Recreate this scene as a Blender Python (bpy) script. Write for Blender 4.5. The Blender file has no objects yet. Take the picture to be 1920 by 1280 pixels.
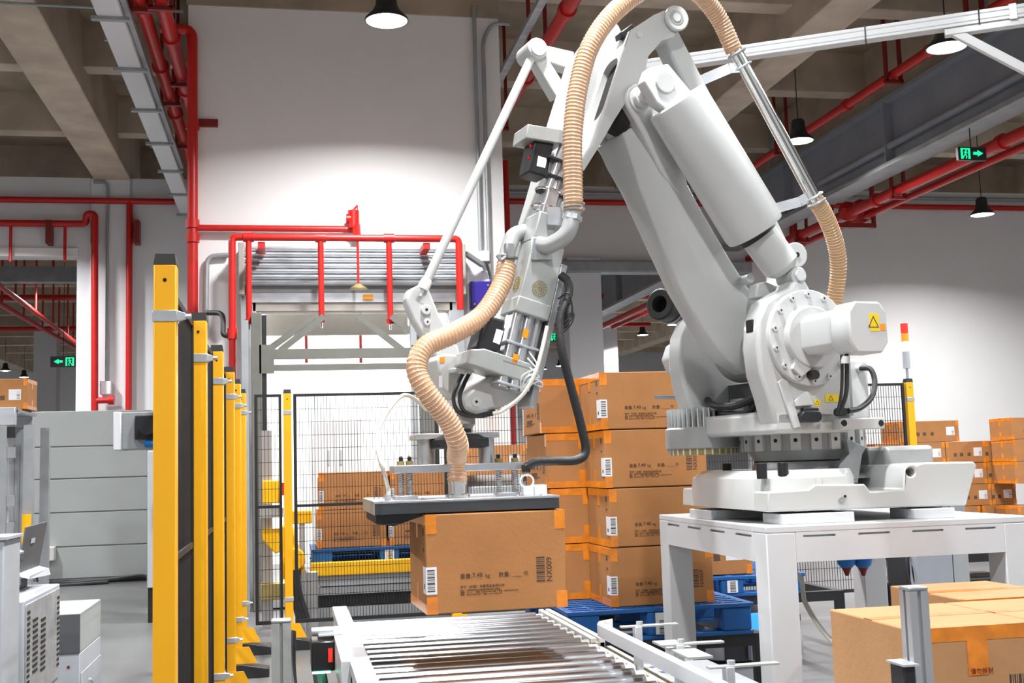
import bpy, bmesh, math, random
from mathutils import Vector, Matrix
V = Vector
random.seed(7)
sc = bpy.context.scene
COL = sc.collection

# ------------------------------------------------------------------ camera
FPX, PIT, YAW, ROL = 2163.4, .10573, .19401, -.03047
CAM = V((0, 0, 1.5))
_fw = V((math.sin(YAW)*math.cos(PIT), math.cos(YAW)*math.cos(PIT), math.sin(PIT)))
_r = V((math.cos(YAW), -math.sin(YAW), 0)); _u = _r.cross(_fw)
_r2 = _r*math.cos(ROL) + _u*math.sin(ROL); _u2 = -_r*math.sin(ROL) + _u*math.cos(ROL)
cam = bpy.data.cameras.new('camera'); camo = bpy.data.objects.new('camera', cam); COL.objects.link(camo)
camo.matrix_world = Matrix(((_r2.x, _u2.x, -_fw.x, 0), (_r2.y, _u2.y, -_fw.y, 0), (_r2.z, _u2.z, -_fw.z, 1.5), (0, 0, 0, 1)))
cam.sensor_width = 36; cam.lens = FPX/1920*36; cam.clip_end = 300; cam.clip_start = .05
sc.camera = camo
# ------------------------------------------------------------------ world, exposure
w = bpy.data.worlds.new('world'); sc.world = w; w.use_nodes = True
w.node_tree.nodes['Background'].inputs[0].default_value = (.93, .96, 1, 1)
w.node_tree.nodes['Background'].inputs[1].default_value = .42
LAMP_W = 245
sc.view_settings.view_transform = 'Standard'; sc.view_settings.look = 'None'
sc.view_settings.gamma = 1; sc.view_settings.use_curve_mapping = False
sc.view_settings.exposure = .33

# ------------------------------------------------------------------ measuring helpers: a sight line cut by a plane of the building
def ray(x, y): return _r2*((x-960)/FPX) - _u2*((y-640)/FPX) + _fw
def cutp(x, y, p0, n):
    d = ray(x, y); return CAM + d*(((p0-CAM).dot(n))/d.dot(n))
def onX(x, y, X): return cutp(x, y, V((X, 0, 0)), V((1, 0, 0)))
def onY(x, y, Y): return cutp(x, y, V((0, Y, 0)), V((0, 1, 0)))
def onZ(x, y, Z): return cutp(x, y, V((0, 0, Z)), V((0, 0, 1)))

# ------------------------------------------------------------------ materials
def lin(c):
    if isinstance(c, str):
        c = [int(c[i:i+2], 16)/255 for i in (0, 2, 4)]
        c = [a/12.92 if a <= .04045 else ((a+.055)/1.055)**2.4 for a in c]
    return tuple(c)
MATS = {}
def mat(name, col, rough=.5, metal=0., var=.06, scale=6., bump=0., bscale=40., coat=0., emit=None, es=0., alpha=1., trans=0., stretch=(1, 1, 1), col2=None, detail=4, spec=None):
    m = bpy.data.materials.new(name); m.use_nodes = True; MATS[name] = m
    nt = m.node_tree; b = nt.nodes['Principled BSDF']; c = lin(col)
    tc = nt.nodes.new('ShaderNodeTexCoord'); mp = nt.nodes.new('ShaderNodeMapping'); mp.inputs['Scale'].default_value = stretch
    nt.links.new(tc.outputs['Object'], mp.inputs['Vector'])
    n = nt.nodes.new('ShaderNodeTexNoise'); n.inputs['Scale'].default_value = scale; n.inputs['Detail'].default_value = detail
    nt.links.new(mp.outputs[0], n.inputs['Vector'])
    r = nt.nodes.new('ShaderNodeValToRGB'); r.color_ramp.elements[0].position = .3; r.color_ramp.elements[1].position = .7
    c2 = lin(col2) if col2 else tuple(min(1, a*(1+var)) for a in c)
    c1 = c if col2 else tuple(a*(1-var) for a in c)
    r.color_ramp.elements[0].color = (*c1, 1); r.color_ramp.elements[1].color = (*c2, 1)
    nt.links.new(n.outputs['Fac'], r.inputs[0]); nt.links.new(r.outputs[0], b.inputs['Base Color'])
    b.inputs['Roughness'].default_value = rough; b.inputs['Metallic'].default_value = metal
    if spec is not None: b.inputs['Specular IOR Level'].default_value = spec
    if coat: b.inputs['Coat Weight'].default_value = coat; b.inputs['Coat Roughness'].default_value = .12
    if emit: b.inputs['Emission Color'].default_value = (*lin(emit), 1); b.inputs['Emission Strength'].default_value = es
    if trans: b.inputs['Transmission Weight'].default_value = trans
    b.inputs['Alpha'].default_value = alpha
    if bump:
        n2 = nt.nodes.new('ShaderNodeTexNoise'); n2.inputs['Scale'].default_value = bscale; n2.inputs['Detail'].default_value = 5
        nt.links.new(mp.outputs[0], n2.inputs['Vector'])
        bp = nt.nodes.new('ShaderNodeBump'); bp.inputs['Strength'].default_value = bump; bp.inputs['Distance'].default_value = .01
        nt.links.new(n2.outputs['Fac'], bp.inputs['Height']); nt.links.new(bp.outputs[0], b.inputs['Normal'])
    return m
mat('robot_white', (.53, .545, .535), .34, var=.03, scale=3, coat=.25, bump=.03, bscale=60)
mat('robot_light', (.58, .595, .595), .38, var=.03, scale=4, coat=.15)
mat('white_paint', (.61, .625, .64), .42, var=.04, scale=3, bump=.05, bscale=30)
mat('cast_grey', (.36, .37, .365), .45, metal=.3, var=.1, scale=8, bump=.05)
mat('steel_plate', (.36, .37, .38), .42, metal=.6, var=.1, scale=9)
mat('aluminium', (.60, .61, .63), .3, metal=.8, var=.07, scale=12, stretch=(1, 1, .2))
mat('anod', (.40, .415, .405), .45, metal=.3, var=.06, scale=10)
mat('chrome', (.86, .86, .84), .1, metal=1., var=.03)
mat('roller_steel', (.58, .60, .63), .2, metal=1., var=.06, scale=5, stretch=(.3, 6, 6))
mat('galv', (.58, .61, .64), .36, metal=.6, var=.22, scale=7, stretch=(.5, 1, 1))
mat('galv_flat', (.34, .36, .37), .5, metal=.3, var=.12, scale=4)
mat('grey_cab', (.37, .395, .39), .5, var=.03, scale=2)
mat('grey_cab_dark', (.085, .088, .095), .5, var=.05)
mat('cool_grey', (.42, .445, .48), .5, var=.04)
mat('black', (.013, .0135, .015), .45, var=.2)
mat('black_gloss', (.018, .018, .02), .22, var=.2)
mat('rubber', (.012, .013, .015), .55, var=.25, bump=.2, bscale=90)
mat('dark_rail', (.055, .058, .062), .4, metal=.3, var=.15, stretch=(.2, 1, 1), scale=12)
mat('yellow', 'F2AE0C', .42, var=.03, scale=2, coat=.15)
mat('yellow_steel', 'F5B80A', .4, var=.04)
mat('red_pipe', 'BE1B14', .38, var=.07, scale=5)
mat('red_dark', '7E1512', .5, var=.1)
mat('cardboard', (.40, .18, .064), .72, var=.07, scale=5, bump=.12, bscale=60, spec=.25)
mat('cardboard_pale', (.44, .235, .105), .72, var=.06, scale=5, bump=.12, bscale=60, spec=.25)
mat('tape', (.70, .215, .016), .28, var=.2, scale=14, coat=.4, bump=.25, bscale=30)
mat('paper', (.74, .75, .77), .6, var=.03)
mat('ink', (.045, .035, .03), .7, var=.2)
mat('ink_brown', (.10, .055, .03), .7, var=.2)
mat('blue_plastic', '0E5698', .38, var=.08, scale=4)
mat('blue_bright', '1976C8', .35, var=.05)
mat('purple', '33238E', .35, var=.1, coat=.3)
mat('concrete', (.36, .29, .215), .85, var=.24, scale=1.3, bump=.3, bscale=9, stretch=(1, 1, 1), detail=8)
mat('concrete_pale', (.56, .465, .365), .85, var=.2, scale=1.6, bump=.3, bscale=9, detail=8)
mat('floor', (.135, .137, .137), .34, var=.16, scale=.9, detail=7)
mat('wall_white', (.80, .79, .78), .75, var=.025, scale=.8, bump=.05, bscale=12)
mat('wall_cool', (.74, .75, .77), .75, var=.025, scale=.8)
mat('beam_grey', (.28, .30, .335), .55, var=.1, scale=1.5)
mat('lift_green', (.13, .132, .115), .55, var=.08)
mat('beige', (.36, .34, .30), .6, var=.05)
mat('lamp_dark', (.03, .033, .038), .4, metal=.3, var=.1)
mat('lamp_glow', (.9, .9, .9), .5, emit=(1, .97, .9), es=14)
mat('green_glow', (0, .5, .25), .5, emit=(.01, .8, .3), es=1.1)
mat('red_lens', (.75, .04, .02), .3, emit=(.9, .03, .02), es=.35)
mat('amber_lens', (.85, .28, .02), .3, emit=(.9, .3, .02), es=.3)
mat('green_lens', (.3, .9, .6), .3, emit=(.25, 1, .6), es=3.5)
mat('blue_glow', (.02, .12, .8), .3, emit=(.02, .16, 1), es=2.0)
mat('hose', (.66, .385, .225), .32, var=.06, scale=5, coat=.35, trans=.1)
mat('hose_clear', (.62, .385, .19), .24, var=.06, scale=6, coat=.4, trans=.25)
mat('coil', (.52, .27, .13), .3, metal=.35, var=.1)
mat('coil_pale', (.80, .58, .40), .25, var=.05, coat=.4)
mat('tube_pale', (.72, .70, .60), .3, var=.05, coat=.4)
mat('brass', (.42, .34, .14), .4, metal=.6, var=.2)
mat('sticker', 'F4D21C', .45, var=.02)
mat('sticker_orange', 'F39A10', .45, var=.02)
mat('shadow_gap', (.012, .011, .01), .9, var=.1)
mat('cream', (.66, .64, .60), .5, var=.05)
mat('heat_fin', (.33, .25, .16), .5, metal=.3, var=.2)
mat('logo_blue', '0F4FA8', .5, var=.02)
M = MATS

# ------------------------------------------------------------------ object helpers
ORG = {}
def tag(o, label=None, cat=None, group=None, kind=None):
    if label: o['label'] = label
    if cat: o['category'] = cat
    if group: o['group'] = group
    if kind: o['kind'] = kind
    return o
def thing(name, label, cat, loc=(0, 0, 0), group=None, kind=None):
    o = bpy.data.objects.new(name, None); COL.objects.link(o); o.location = loc; o.empty_display_size = .1
    ORG[o.name] = V(loc); return tag(o, label, cat, group, kind)
def org(p):
    return ORG.get(p.name, V((0, 0, 0))) if p else V((0, 0, 0))
def finish(o, smooth=True, bevel=0, seg=2, ang=35):
    me = o.data
    if smooth:
        me.polygons.foreach_set('use_smooth', [True]*len(me.polygons)); me.set_sharp_from_angle(angle=math.radians(ang))
    if bevel:
        b = o.modifiers.new('bevel', 'BEVEL'); b.width = bevel; b.segments = seg; b.limit_method = 'ANGLE'; b.angle_limit = math.radians(38)
        me.polygons.foreach_set('use_smooth', [True]*len(me.polygons)); me.set_sharp_from_angle(angle=math.radians(60))
def child(name, me, parent, loc=None):
    o = bpy.data.objects.new(name, me); COL.objects.link(o); o.parent = parent
    if loc is not None: o.location = loc
    ORG[o.name] = org(parent); return o
class MB:
    def __init__(s): s.v = []; s.f = []
    def add(s, vs, fs):
        k = len(s.v); s.v += [tuple(a) for a in vs]; s.f += [tuple(i+k for i in q) for q in fs]; return s
    def box(s, x0, x1, y0, y1, z0, z1):
        return s.add([(x0, y0, z0), (x1, y0, z0), (x1, y1, z0), (x0, y1, z0), (x0, y0, z1), (x1, y0, z1), (x1, y1, z1), (x0, y1, z1)],
                     [(0, 3, 2, 1), (4, 5, 6, 7), (0, 1, 5, 4), (1, 2, 6, 5), (2, 3, 7, 6), (3, 0, 4, 7)])
    def obox(s, c, a, b, d):           # centre and three half vectors
        c, a, b, d = V(c), V(a), V(b), V(d)
        if a.cross(b).dot(d) < 0: a = -a
        return s.add([c-a-b-d, c+a-b-d, c+a+b-d, c-a+b-d, c-a-b+d, c+a-b+d, c+a+b+d, c-a+b+d],
                     [(0, 3, 2, 1), (4, 5, 6, 7), (0, 1, 5, 4), (1, 2, 6, 5), (2, 3, 7, 6), (3, 0, 4, 7)])
    def bar(s, p0, p1, w, h, up=(0, 0, 1)):   # rectangular bar between two points
        p0, p1 = V(p0), V(p1); d = p1-p0; a = d.cross(V(up))
        if a.length < 1e-6: a = d.cross(V((1, 0, 0)))
        a.normalize(); b = a.cross(d).normalized()
        return s.obox((p0+p1)/2, d/2, a*w/2, b*h/2)
    def prism(s, A, B):                # two matching outlines
        n = len(A); fs = [tuple(range(n-1, -1, -1)), tuple(range(n, 2*n))]
        fs += [(i, (i+1) % n, n+(i+1) % n, n+i) for i in range(n)]
        return s.add(list(A)+list(B), fs)
    def loft(s, rings, caps=True, closed=False):
        n = len(rings[0]); vs = [p for r in rings for p in r]; fs = []
        m = len(rings)
        for k in range(m if closed else m-1):
            k2 = (k+1) % m
            for i in range(n):
                j = (i+1) % n; fs.append((k*n+i, k*n+j, k2*n+j, k2*n+i))
        if caps and not closed: fs += [tuple(range(n-1, -1, -1)), tuple(range((m-1)*n, m*n))]
        return s.add(vs, fs)
    def cyl(s, p0, p1, r0, r1=None, n=24, caps=True):
        r1 = r0 if r1 is None else r1; return s.lathe([(r0, 0), (r1, (V(p1)-V(p0)).length)], p0, V(p1)-V(p0), n, caps)
    def lathe(s, prof, o, axis, n=32, caps=True):
        ax = V(axis).normalized(); a = ax.orthogonal().normalized(); b = ax.cross(a); o = V(o)
        return s.loft([[o+ax*h+(a*math.cos(6.28318*i/n)+b*math.sin(6.28318*i/n))*r for i in range(n)] for r, h in prof], caps)
    def ring(s, c, axis, R, r, n=28, m=8):     # torus
        ax = V(axis).normalized(); a = ax.orthogonal().normalized(); b = ax.cross(a); c = V(c); rr = []
        for i in range(n):
            t = 6.28318*i/n; d = a*math.cos(t)+b*math.sin(t)
            rr.append([c+d*(R+r*math.cos(6.28318*j/m))+ax*r*math.sin(6.28318*j/m) for j in range(m)])
        return s.loft(rr, closed=True)
    def tube(s, pts, r, n=10, caps=True):
        rs = r if isinstance(r, list) else [r]*len(pts); pts = [V(p) for p in pts]; rr = []; a = None
        for i, p in enumerate(pts):
            d = (pts[min(i+1, len(pts)-1)]-pts[max(i-1, 0)])
            if d.length < 1e-9: d = V((0, 0, 1))
            d.normalize(); a = d.orthogonal().normalized() if a is None else (a-d*a.dot(d)).normalized()
            b = d.cross(a); rr.append([p+(a*math.cos(6.28318*k/n)+b*math.sin(6.28318*k/n))*rs[i] for k in range(n)])
        return s.loft(rr, caps)
    def mesh(s, name, o=V((0, 0, 0))):
        me = bpy.data.meshes.new(name); me.from_pydata([(p[0]-o.x, p[1]-o.y, p[2]-o.z) for p in s.v], [], s.f)
        bm = bmesh.new(); bm.from_mesh(me); bmesh.ops.recalc_face_normals(bm, faces=bm.faces); bm.to_mesh(me); bm.free(); return me
    def build(s, name, m, parent=None, bevel=0, smooth=True, seg=2, ang=35, label=None, cat=None, group=None, kind=None):
        if parent: o_ = org(parent)
        else:
            xs = [p[0] for p in s.v]; ys = [p[1] for p in s.v]; zs = [p[2] for p in s.v]
            o_ = V(((min(xs)+max(xs))/2, (min(ys)+max(ys))/2, min(zs)))
        me = s.mesh(name, o_); me.materials.append(M[m]); o = bpy.data.objects.new(name, me); COL.objects.link(o)
        if parent: o.parent = parent; ORG[o.name] = o_
        else: o.location = o_; ORG[o.name] = o_
        finish(o, smooth, bevel, seg, ang); return tag(o, label, cat, group, kind)
def spline(pts, k=8):
    P = [V(p) for p in pts]; P = [P[0]*2-P[1]]+P+[P[-1]*2-P[-2]]; out = []
    for i in range(1, len(P)-2):
        for j in range(k):
            t = j/k; a, b, c, d = P[i-1], P[i], P[i+1], P[i+2]
            out.append(.5*((2*b)+(c-a)*t+(2*a-5*b+4*c-d)*t*t+(3*b-a-3*c+d)*t**3))
    out.append(P[-2]); return out
def resample(pts, step):
    out = [pts[0].copy()]; acc = 0
    for a, b in zip(pts, pts[1:]):
        L = (b-a).length; d = step-acc
        while d <= L and L > 0:
            out.append(a+(b-a)*(d/L)); d += step
        acc = (acc+L) % step
    return out
def fillet(pts, rad, k=5):
    P = [V(p) for p in pts]; out = [P[0]]
    for a, b, c in zip(P, P[1:], P[2:]):
        d1 = (a-b).normalized(); d2 = (c-b).normalized(); r = min(rad, (a-b).length*.45, (c-b).length*.45)
        for j in range(k+1):
            t = j/k; out.append((b+d1*r)*(1-t)**2+b*2*t*(1-t)+(b+d2*r)*t*t)
    return out+[P[-1]]
def rrect(x0, x1, y0, y1, r, k=4):
    out = []
    for cx, cy, a in ((x1-r, y1-r, 0), (x0+r, y1-r, 1), (x0+r, y0+r, 2), (x1-r, y0+r, 3)):
        for j in range(k+1):
            t = math.pi/2*(a+j/k); out.append((cx+r*math.cos(t), cy+r*math.sin(t)))
    return out
TXT = {}
def text(name, s, m, parent, pos, xd, yd, size, align='LEFT', ext=.0004):
    key = (s, m, size, align)
    if key not in TXT:
        cu = bpy.data.curves.new(name, 'FONT'); cu.body = s; cu.size = size; cu.extrude = ext; cu.align_x = align; cu.resolution_u = 2
        cu.materials.append(M[m]); to = bpy.data.objects.new(name, cu); COL.objects.link(to); bpy.context.view_layer.update()
        TXT[key] = bpy.data.meshes.new_from_object(to.evaluated_get(bpy.context.evaluated_depsgraph_get())); bpy.data.objects.remove(to)
    o = bpy.data.objects.new(name, TXT[key]); COL.objects.link(o); o.parent = parent
    xd, yd = V(xd).normalized(), V(yd).normalized(); zd = xd.cross(yd); p = V(pos)-org(parent)
    o.matrix_local = Matrix(((xd.x, yd.x, zd.x, p.x), (xd.y, yd.y, zd.y, p.y), (xd.z, yd.z, zd.z, p.z), (0, 0, 0, 1))); return o
def dup(root, loc, rz=0, label=None, group=None):
    r = root.copy(); COL.objects.link(r); r.location = loc; r.rotation_euler = (0, 0, rz); ORG[r.name] = V(loc)
    if label: r['label'] = label
    if group: r['group'] = group
    for c in list(root.children):
        d = c.copy(); COL.objects.link(d); d.parent = r
        for g in list(c.children):
            e = g.copy(); COL.objects.link(e); e.parent = d
    return r
def carve(o, cutter):                  # subtract a temporary solid, then drop it
    co = cutter.build('cutter_tmp', 'black', smooth=False)
    md = o.modifiers.new('cut', 'BOOLEAN'); md.object = co; md.operation = 'DIFFERENCE'; md.solver = 'EXACT'
    while o.modifiers[0].name != md.name: o.modifiers.move(len(o.modifiers)-1, 0)
    bv = [m for m in o.modifiers if m.type == 'BEVEL']; sv = [m.show_viewport for m in bv]
    for m in bv: m.show_viewport = False
    bpy.context.view_layer.update()
    me = bpy.data.meshes.new_from_object(o.evaluated_get(bpy.context.evaluated_depsgraph_get()))
    o.modifiers.remove(md); o.data = me
    for m, q in zip(bv, sv): m.show_viewport = q
    bpy.data.objects.remove(co)
    me.polygons.foreach_set('use_smooth', [True]*len(me.polygons)); me.set_sharp_from_angle(angle=math.radians(35))

# ================================================================== THE SETTING
def struct(name, mb, m, bevel=0, **k): return mb.build(name, m, bevel=bevel, smooth=False, kind='structure', **k)
struct('floor', MB().box(-34, 44, -14, 72, -.2, 0), 'floor', label='polished grey concrete warehouse floor')
struct('ceiling', MB().box(-34, 44, -14, 72, 8.3, 8.5), 'concrete', label='dark bare concrete ceiling slab')
for i, (x0, x1) in enumerate(((-14.1, -13.4), (-3.62, -2.94), (6.82, 7.45), (9.75, 10.35), (17.4, 18.1))):
    struct('beam', MB().box(x0, x1, -14, 72, 7.2, 8.32), 'concrete_pale', bevel=.02, label='deep concrete main beam running towards the back wall')
for k in range(-5, 15):
    y = 14.3+3.48*k
    struct('beam', MB().box(-34, 44, y-.17, y+.17, 7.6, 8.32), 'concrete_pale', bevel=.015, label='shallower concrete cross beam under the slab')
YB = 23.0
# back wall with two wide openings into the next hall
struct('wall_back_left', MB().box(-34, -3.93, YB, YB+.35, 5.85, 7.25).box(-3.93, 2.5, YB, YB+.35, 0, 7.25), 'wall_cool', label='white back wall with a wide opening at its far end')
struct('column', MB().box(-3.68, -2.94, YB-.08, YB+.4, 0, 7.22), 'wall_cool', bevel=.02, label='white column under the deep main beam')
struct('trim_1', MB().box(-34, -3.9, YB-.06, YB+.36, 5.7, 5.86), 'wall_white', label='pale steel lintel over the wide opening')
struct('wall_back_right', MB().box(2.5, 9.65, YB, YB+.35, 5.6, 7.25).box(9.65, 44, YB, YB+.35, 0, 7.25), 'wall_white', label='white back wall behind the robot')
struct('column', MB().box(5.68, 6.4, YB-.2, YB+.5, 0, 5.7), 'wall_cool', bevel=.02, label='white column in the opening behind the robot arm')
struct('trim_2', MB().box(2.6, 9.7, YB-.3, YB+.1, 5.38, 5.62), 'galv_flat', bevel=.03, label='grey steel lintel band over the opening')
struct('wall_far', MB().box(-34, 44, 66, 66.3, 0, 8.3), 'wall_cool', label='far wall of the next hall')
for x, y in ((-8.9, 46), (-3.3, 46), (7.1, 38), (12.4, 44)):
    struct('column', MB().box(x-.4, x+.4, y-.4, y+.4, 0, 7.3), 'wall_cool', label='white column standing in the next hall')
# the tall room in front of the back wall, with the shutter doorway
XL, XR, YF, ZT = -1.135, 2.70, 14.0, 7.17
DX0, DX1, DZ = -.42, 2.06, 3.74
wc = MB().box(XL, DX0, YF, YF+.22, 0, ZT).box(DX1, XR, YF, YF+.22, 0, ZT).box(DX0, DX1, YF, YF+.22, DZ, ZT)
struct('wall_centre', wc, 'wall_white', label='tall white wall with the shutter doorway')
struct('wall_centre_side', MB().box(XL, XL+.2, YF+.22, YB, 0, ZT).box(XR-.2, XR, YF+.22, YB, 0, ZT), 'wall_white', label='side walls of the tall white room')
struct('beam', MB().box(XL-.02, XR, YF-.03, YF+.4, ZT, 8.32), 'concrete', label='concrete edge beam over the tall white wall')
struct('wall_inner', MB().box(XL+.2, XR-.2, 19.4, 19.6, 0, 5.2), 'wall_white', label='white inner wall seen through the doorway')
struct('ceiling_inner', MB().box(XL+.2, XR-.2, YF+.22, 19.4, 5.0, 5.2), 'wall_white', label='low ceiling inside the doorway room')
p0, p1 = onY(590, 700, 19.2), onY(616, 700, 19.2)
struct('column_inner', MB().box(p0.x, p1.x, 19.1, 19.42, 0, 5), 'cool_grey', label='blue-grey column inside the doorway room')

# grey steel beam hung under the ceiling on the right, with a web, flanges and stiffeners
bg = thing('steel_beam', 'dark grey steel beam running to the back wall above red pipes', 'steel beam', (9.3, 10, 5.9))
MB().box(9.28, 9.34, 4, 35.4, 5.95, 6.9).build('web', 'beam_grey', bg, smooth=False)
MB().box(9.1, 9.52, 4, 35.4, 5.88, 5.95).build('lower_flange', 'galv_flat', bg, smooth=False)
MB().box(9.1, 9.52, 4, 35.4, 6.9, 6.96).build('upper_flange', 'beam_grey', bg, smooth=False)
MB().cyl((9.2, 4.5, 6.22), (9.2, 18.4, 6.22), .06, n=12).build('guard_tube', 'beam_grey', bg)
for y in (9, 12.4, 16, 19.7, 23.3, 27, 31): MB().box(9.12, 9.28, y, y+.03, 5.95, 6.9).build('stiffener', 'beam_grey', bg, smooth=False)
for y in (6, 13.5, 20.5, 28): MB().box(9.28, 9.34, y, y+.1, 6.96, 8.3).build('hanger', 'beam_grey', bg, smooth=False)

# ---------------------------------------------------------------- pipes, trays and conduits
def pipe(name, pts, r, m, label, cat, group=None, rad=.15, collars=(), hangers=()):
    t = thing(name, label, cat, pts[0], group)
    MB().tube(fillet(pts, rad), r, 14).build('pipe_run', m, t)
    for c, d in collars: MB().cyl(V(c)-V(d)*.05, V(c)+V(d)*.05, r*1.3, n=14).build('coupling', m, t)
    for c in hangers:
        c = V(c); MB().box(c.x-.13, c.x-.09, c.y-.03, c.y+.03, c.z-r-.03, 8.3 if c.z > 6.2 else c.z+.5).box(c.x+.09, c.x+.13, c.y-.03, c.y+.03, c.z-r-.03, 8.3 if c.z > 6.2 else c.z+.5).box(c.x-.14, c.x+.14, c.y-.03, c.y+.03, c.z-r-.06, c.z-r-.01).build('hanger', 'red_dark', t, smooth=False)
    return t
Yv = V((0, 1, 0)); Xv = V((1, 0, 0)); Zv = V((0, 0, 1))
pipe('ceiling_pipe', [(-1.58, 5, 6.8), (-1.58, 22.9, 6.8)], .085, 'red_pipe', 'thick red pipe under the ceiling, further from the tall white wall', 'pipe', collars=[((-1.58, y, 6.8), Yv) for y in (13.2, 15.2, 17.2)], hangers=[(-1.58, y, 6.8) for y in (13.0, 16.4, 18.6)])
pipe('ceiling_pipe', [(-1.33, 5, 6.75), (-1.33, 22.9, 6.75)], .085, 'red_pipe', 'thick red pipe under the ceiling, closest to the tall white wall', 'pipe', collars=[((-1.33, y, 6.75), Yv) for y in (14.0, 16, 18)], hangers=[(-1.33, y, 6.75) for y in (12.8, 15.4)])
t = thing('cable_tray', 'long white cable tray with steel straps under the ceiling', 'cable tray', (-1.87, 12, 6.5))
MB().box(-2.0, -1.73, 5, 22.9, 6.5, 6.62).build('tray_body', 'wall_cool', t, bevel=.01)
MB().box(-1.72, -1.66, 5, 19.5, 6.56, 6.62).build('side_conduit', 'galv_flat', t)
for k in range(9):
    y = 9.45+k*1.65; MB().box(-2.06, -1.66, y, y+.07, 6.46, 6.5).build('strap', 'galv_flat', t, smooth=False)
for y in (9, 13.5, 18, 22):
    MB().box(-2.03, -2.0, y, y+.04, 6.5, 8.3).build('hanger', 'galv_flat', t, smooth=False)
a, b, c = onY(250, 130, 15.3), onY(305, 120, 15.3), onY(345, 120, 15.3)
t = thing('branch_duct', 'short white cable duct stepping across to the tall wall', 'cable duct', a)
MB().tube([a, onY(290, 133, 15.3), onY(312, 122, 15.3), onY(352, 123, 15.3)], .045, 8).build('duct_run', 'wall_cool', t)
# left back wall pipes
zt = onY(100, 375, YB-.15).z
pipe('wall_pipe', [(-14, YB-.15, zt), (-1.2, YB-.15, zt)], .06, 'red_pipe', 'upper red pipe running level along the far left back wall', 'pipe')
pa = onY(243, 375, YB-.15)
pipe('wall_pipe', [(pa.x, YB-.15, zt), (pa.x, YB-.15, .3)], .06, 'red_pipe', 'red riser dropping from the level red pipe beside the column', 'pipe')
pb = onY(100, 419, YB-.2); pc = onY(162, 410, YB-.2); pd = onY(180, 408, YB-.2); pe = onY(183, 600, YB-.2)
t = pipe('opening_pipe', [(-14, YB-.2, pb.z), (pc.x, YB-.2, pb.z), (pc.x+.02, YB-.35, pd.z+.04), (pd.x, YB-.35, pd.z+.04), (pe.x, YB-.35, .3)], .065, 'red_pipe', 'red pipe over the left opening, turning down the pillar', 'pipe', rad=.1)
for px in (20, 122):
    q = onY(px, 440, YB-.2); MB().cyl((q.x, YB-.2, pb.z), (q.x, YB-.2, onY(px, 490, YB-.2).z), .03, n=10).build('sprinkler_drop', 'red_pipe', t)
q = onY(215, 750, YB-.35); MB().cyl((pe.x, YB-.35, q.z), (q.x-.05, YB-.35, q.z), .06, n=12).build('side_branch', 'red_pipe', t)
MB().cyl((q.x-.1, YB-.42, q.z), (q.x+.0, YB-.42, q.z), .09, n=12).build('valve_wheel', 'red_pipe', t)
for px in (94, 178, 258):
    q = onY(px, 425, YB-.12); MB().box(q.x-.05, q.x+.05, YB-.3, YB-.02, q.z-.35, q.z+.1).build('pipe_bracket', 'red_dark', cat='bracket', label={94: 'dark red bracket under the pipe over the left opening', 178: 'dark red bracket on the corner pillar pipe', 258: 'dark red bracket below the level red wall pipe'}[px])
qa, qb = onY(175, 341, YB-.14), onY(202, 341, YB-.14); qc = onY(197, 715, YB-.14)
t = thing('wall_conduit', 'thin grey conduit running down the white column to a small box', 'conduit', (qb.x, YB-.14, qc.z))
MB().tube(fillet([(qa.x, YB-.14, qa.z), (qb.x, YB-.14, qa.z), (qb.x, YB-.14, qc.z)], .15), .028, 8).build('conduit_run', 'galv_flat', t)
MB().box(qb.x-.1, qb.x+.1, YB-.25, YB-.08, qc.z-.25, qc.z).build('junction_box', 'wall_cool', t, bevel=.01)
q = onY(80, 190, 14.05)
pipe('ceiling_conduit', [(-9, 14.05, 7.15), (-1.2, 14.05, 7.1)], .02, 'galv_flat', 'thin steel conduit crossing below the concrete main beam', 'conduit')
# pipes on the tall white wall
zz = onY(362, 55, YF-.1).z; xx = onY(361, 300, YF-.1).x
t = pipe('riser_pipe', [(-1.45, YF-.1, zz), (xx, YF-.1, zz), (xx, YF-.1, .4)], .062, 'red_pipe', 'red riser pipe on the edge of the tall white wall', 'pipe', rad=.12, collars=[((xx, YF-.1, onY(362, y, YF-.1).z), Zv) for y in (235, 420, 447)])
q0, q1 = onY(372, 226, YF-.1), onY(408, 229, YF-.1); MB().box(q0.x, q1.x, YF-.05, YF, q0.z-.05, q0.z+.04).build('wall_bracket', 'red_dark', t)
qa, qb = onY(366, 427, YF-.1), onY(655, 431, YF-.1)
t = pipe('valve_branch', [(qa.x, YF-.1, qa.z), (qb.x, YF-.1, qa.z)], .04, 'red_pipe', 'red branch pipe with alarm valve above the roller shutter', 'pipe')
qv = onY(668, 430, YF-.14); qv2 = onY(668, 385, YF-.14); qm = onY(668, 447, YF-.3)
MB().tube(fillet([(qb.x, YF-.1, qa.z), (qv.x-.05, YF-.1, qa.z), (qv.x, YF-.14, qa.z+.05), (qv.x, YF-.3, qm.z)], .03), .05, 12).build('valve_elbow', 'red_pipe', t)
MB().cyl((qv.x-.03, YF-.14, qa.z), (qv.x-.03, YF-.14, qa.z+.22), .07, n=12).build('valve_body', 'red_pipe', t)
MB().cyl((qv.x-.12, YF-.14, qa.z+.12), (qv.x-.06, YF-.14, qa.z+.12), .06, n=12).build('valve_cap', 'red_pipe', t)
MB().tube([(qv.x+.02, YF-.14, qa.z+.2), (qv.x+.02, YF-.14, qv2.z), (qv.x-.1, YF-.14, qv2.z-.14), (qv.x-.1, YF-.14, qa.z+.18)], .014, 6).build('pressure_line', 'red_pipe', t)
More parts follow.
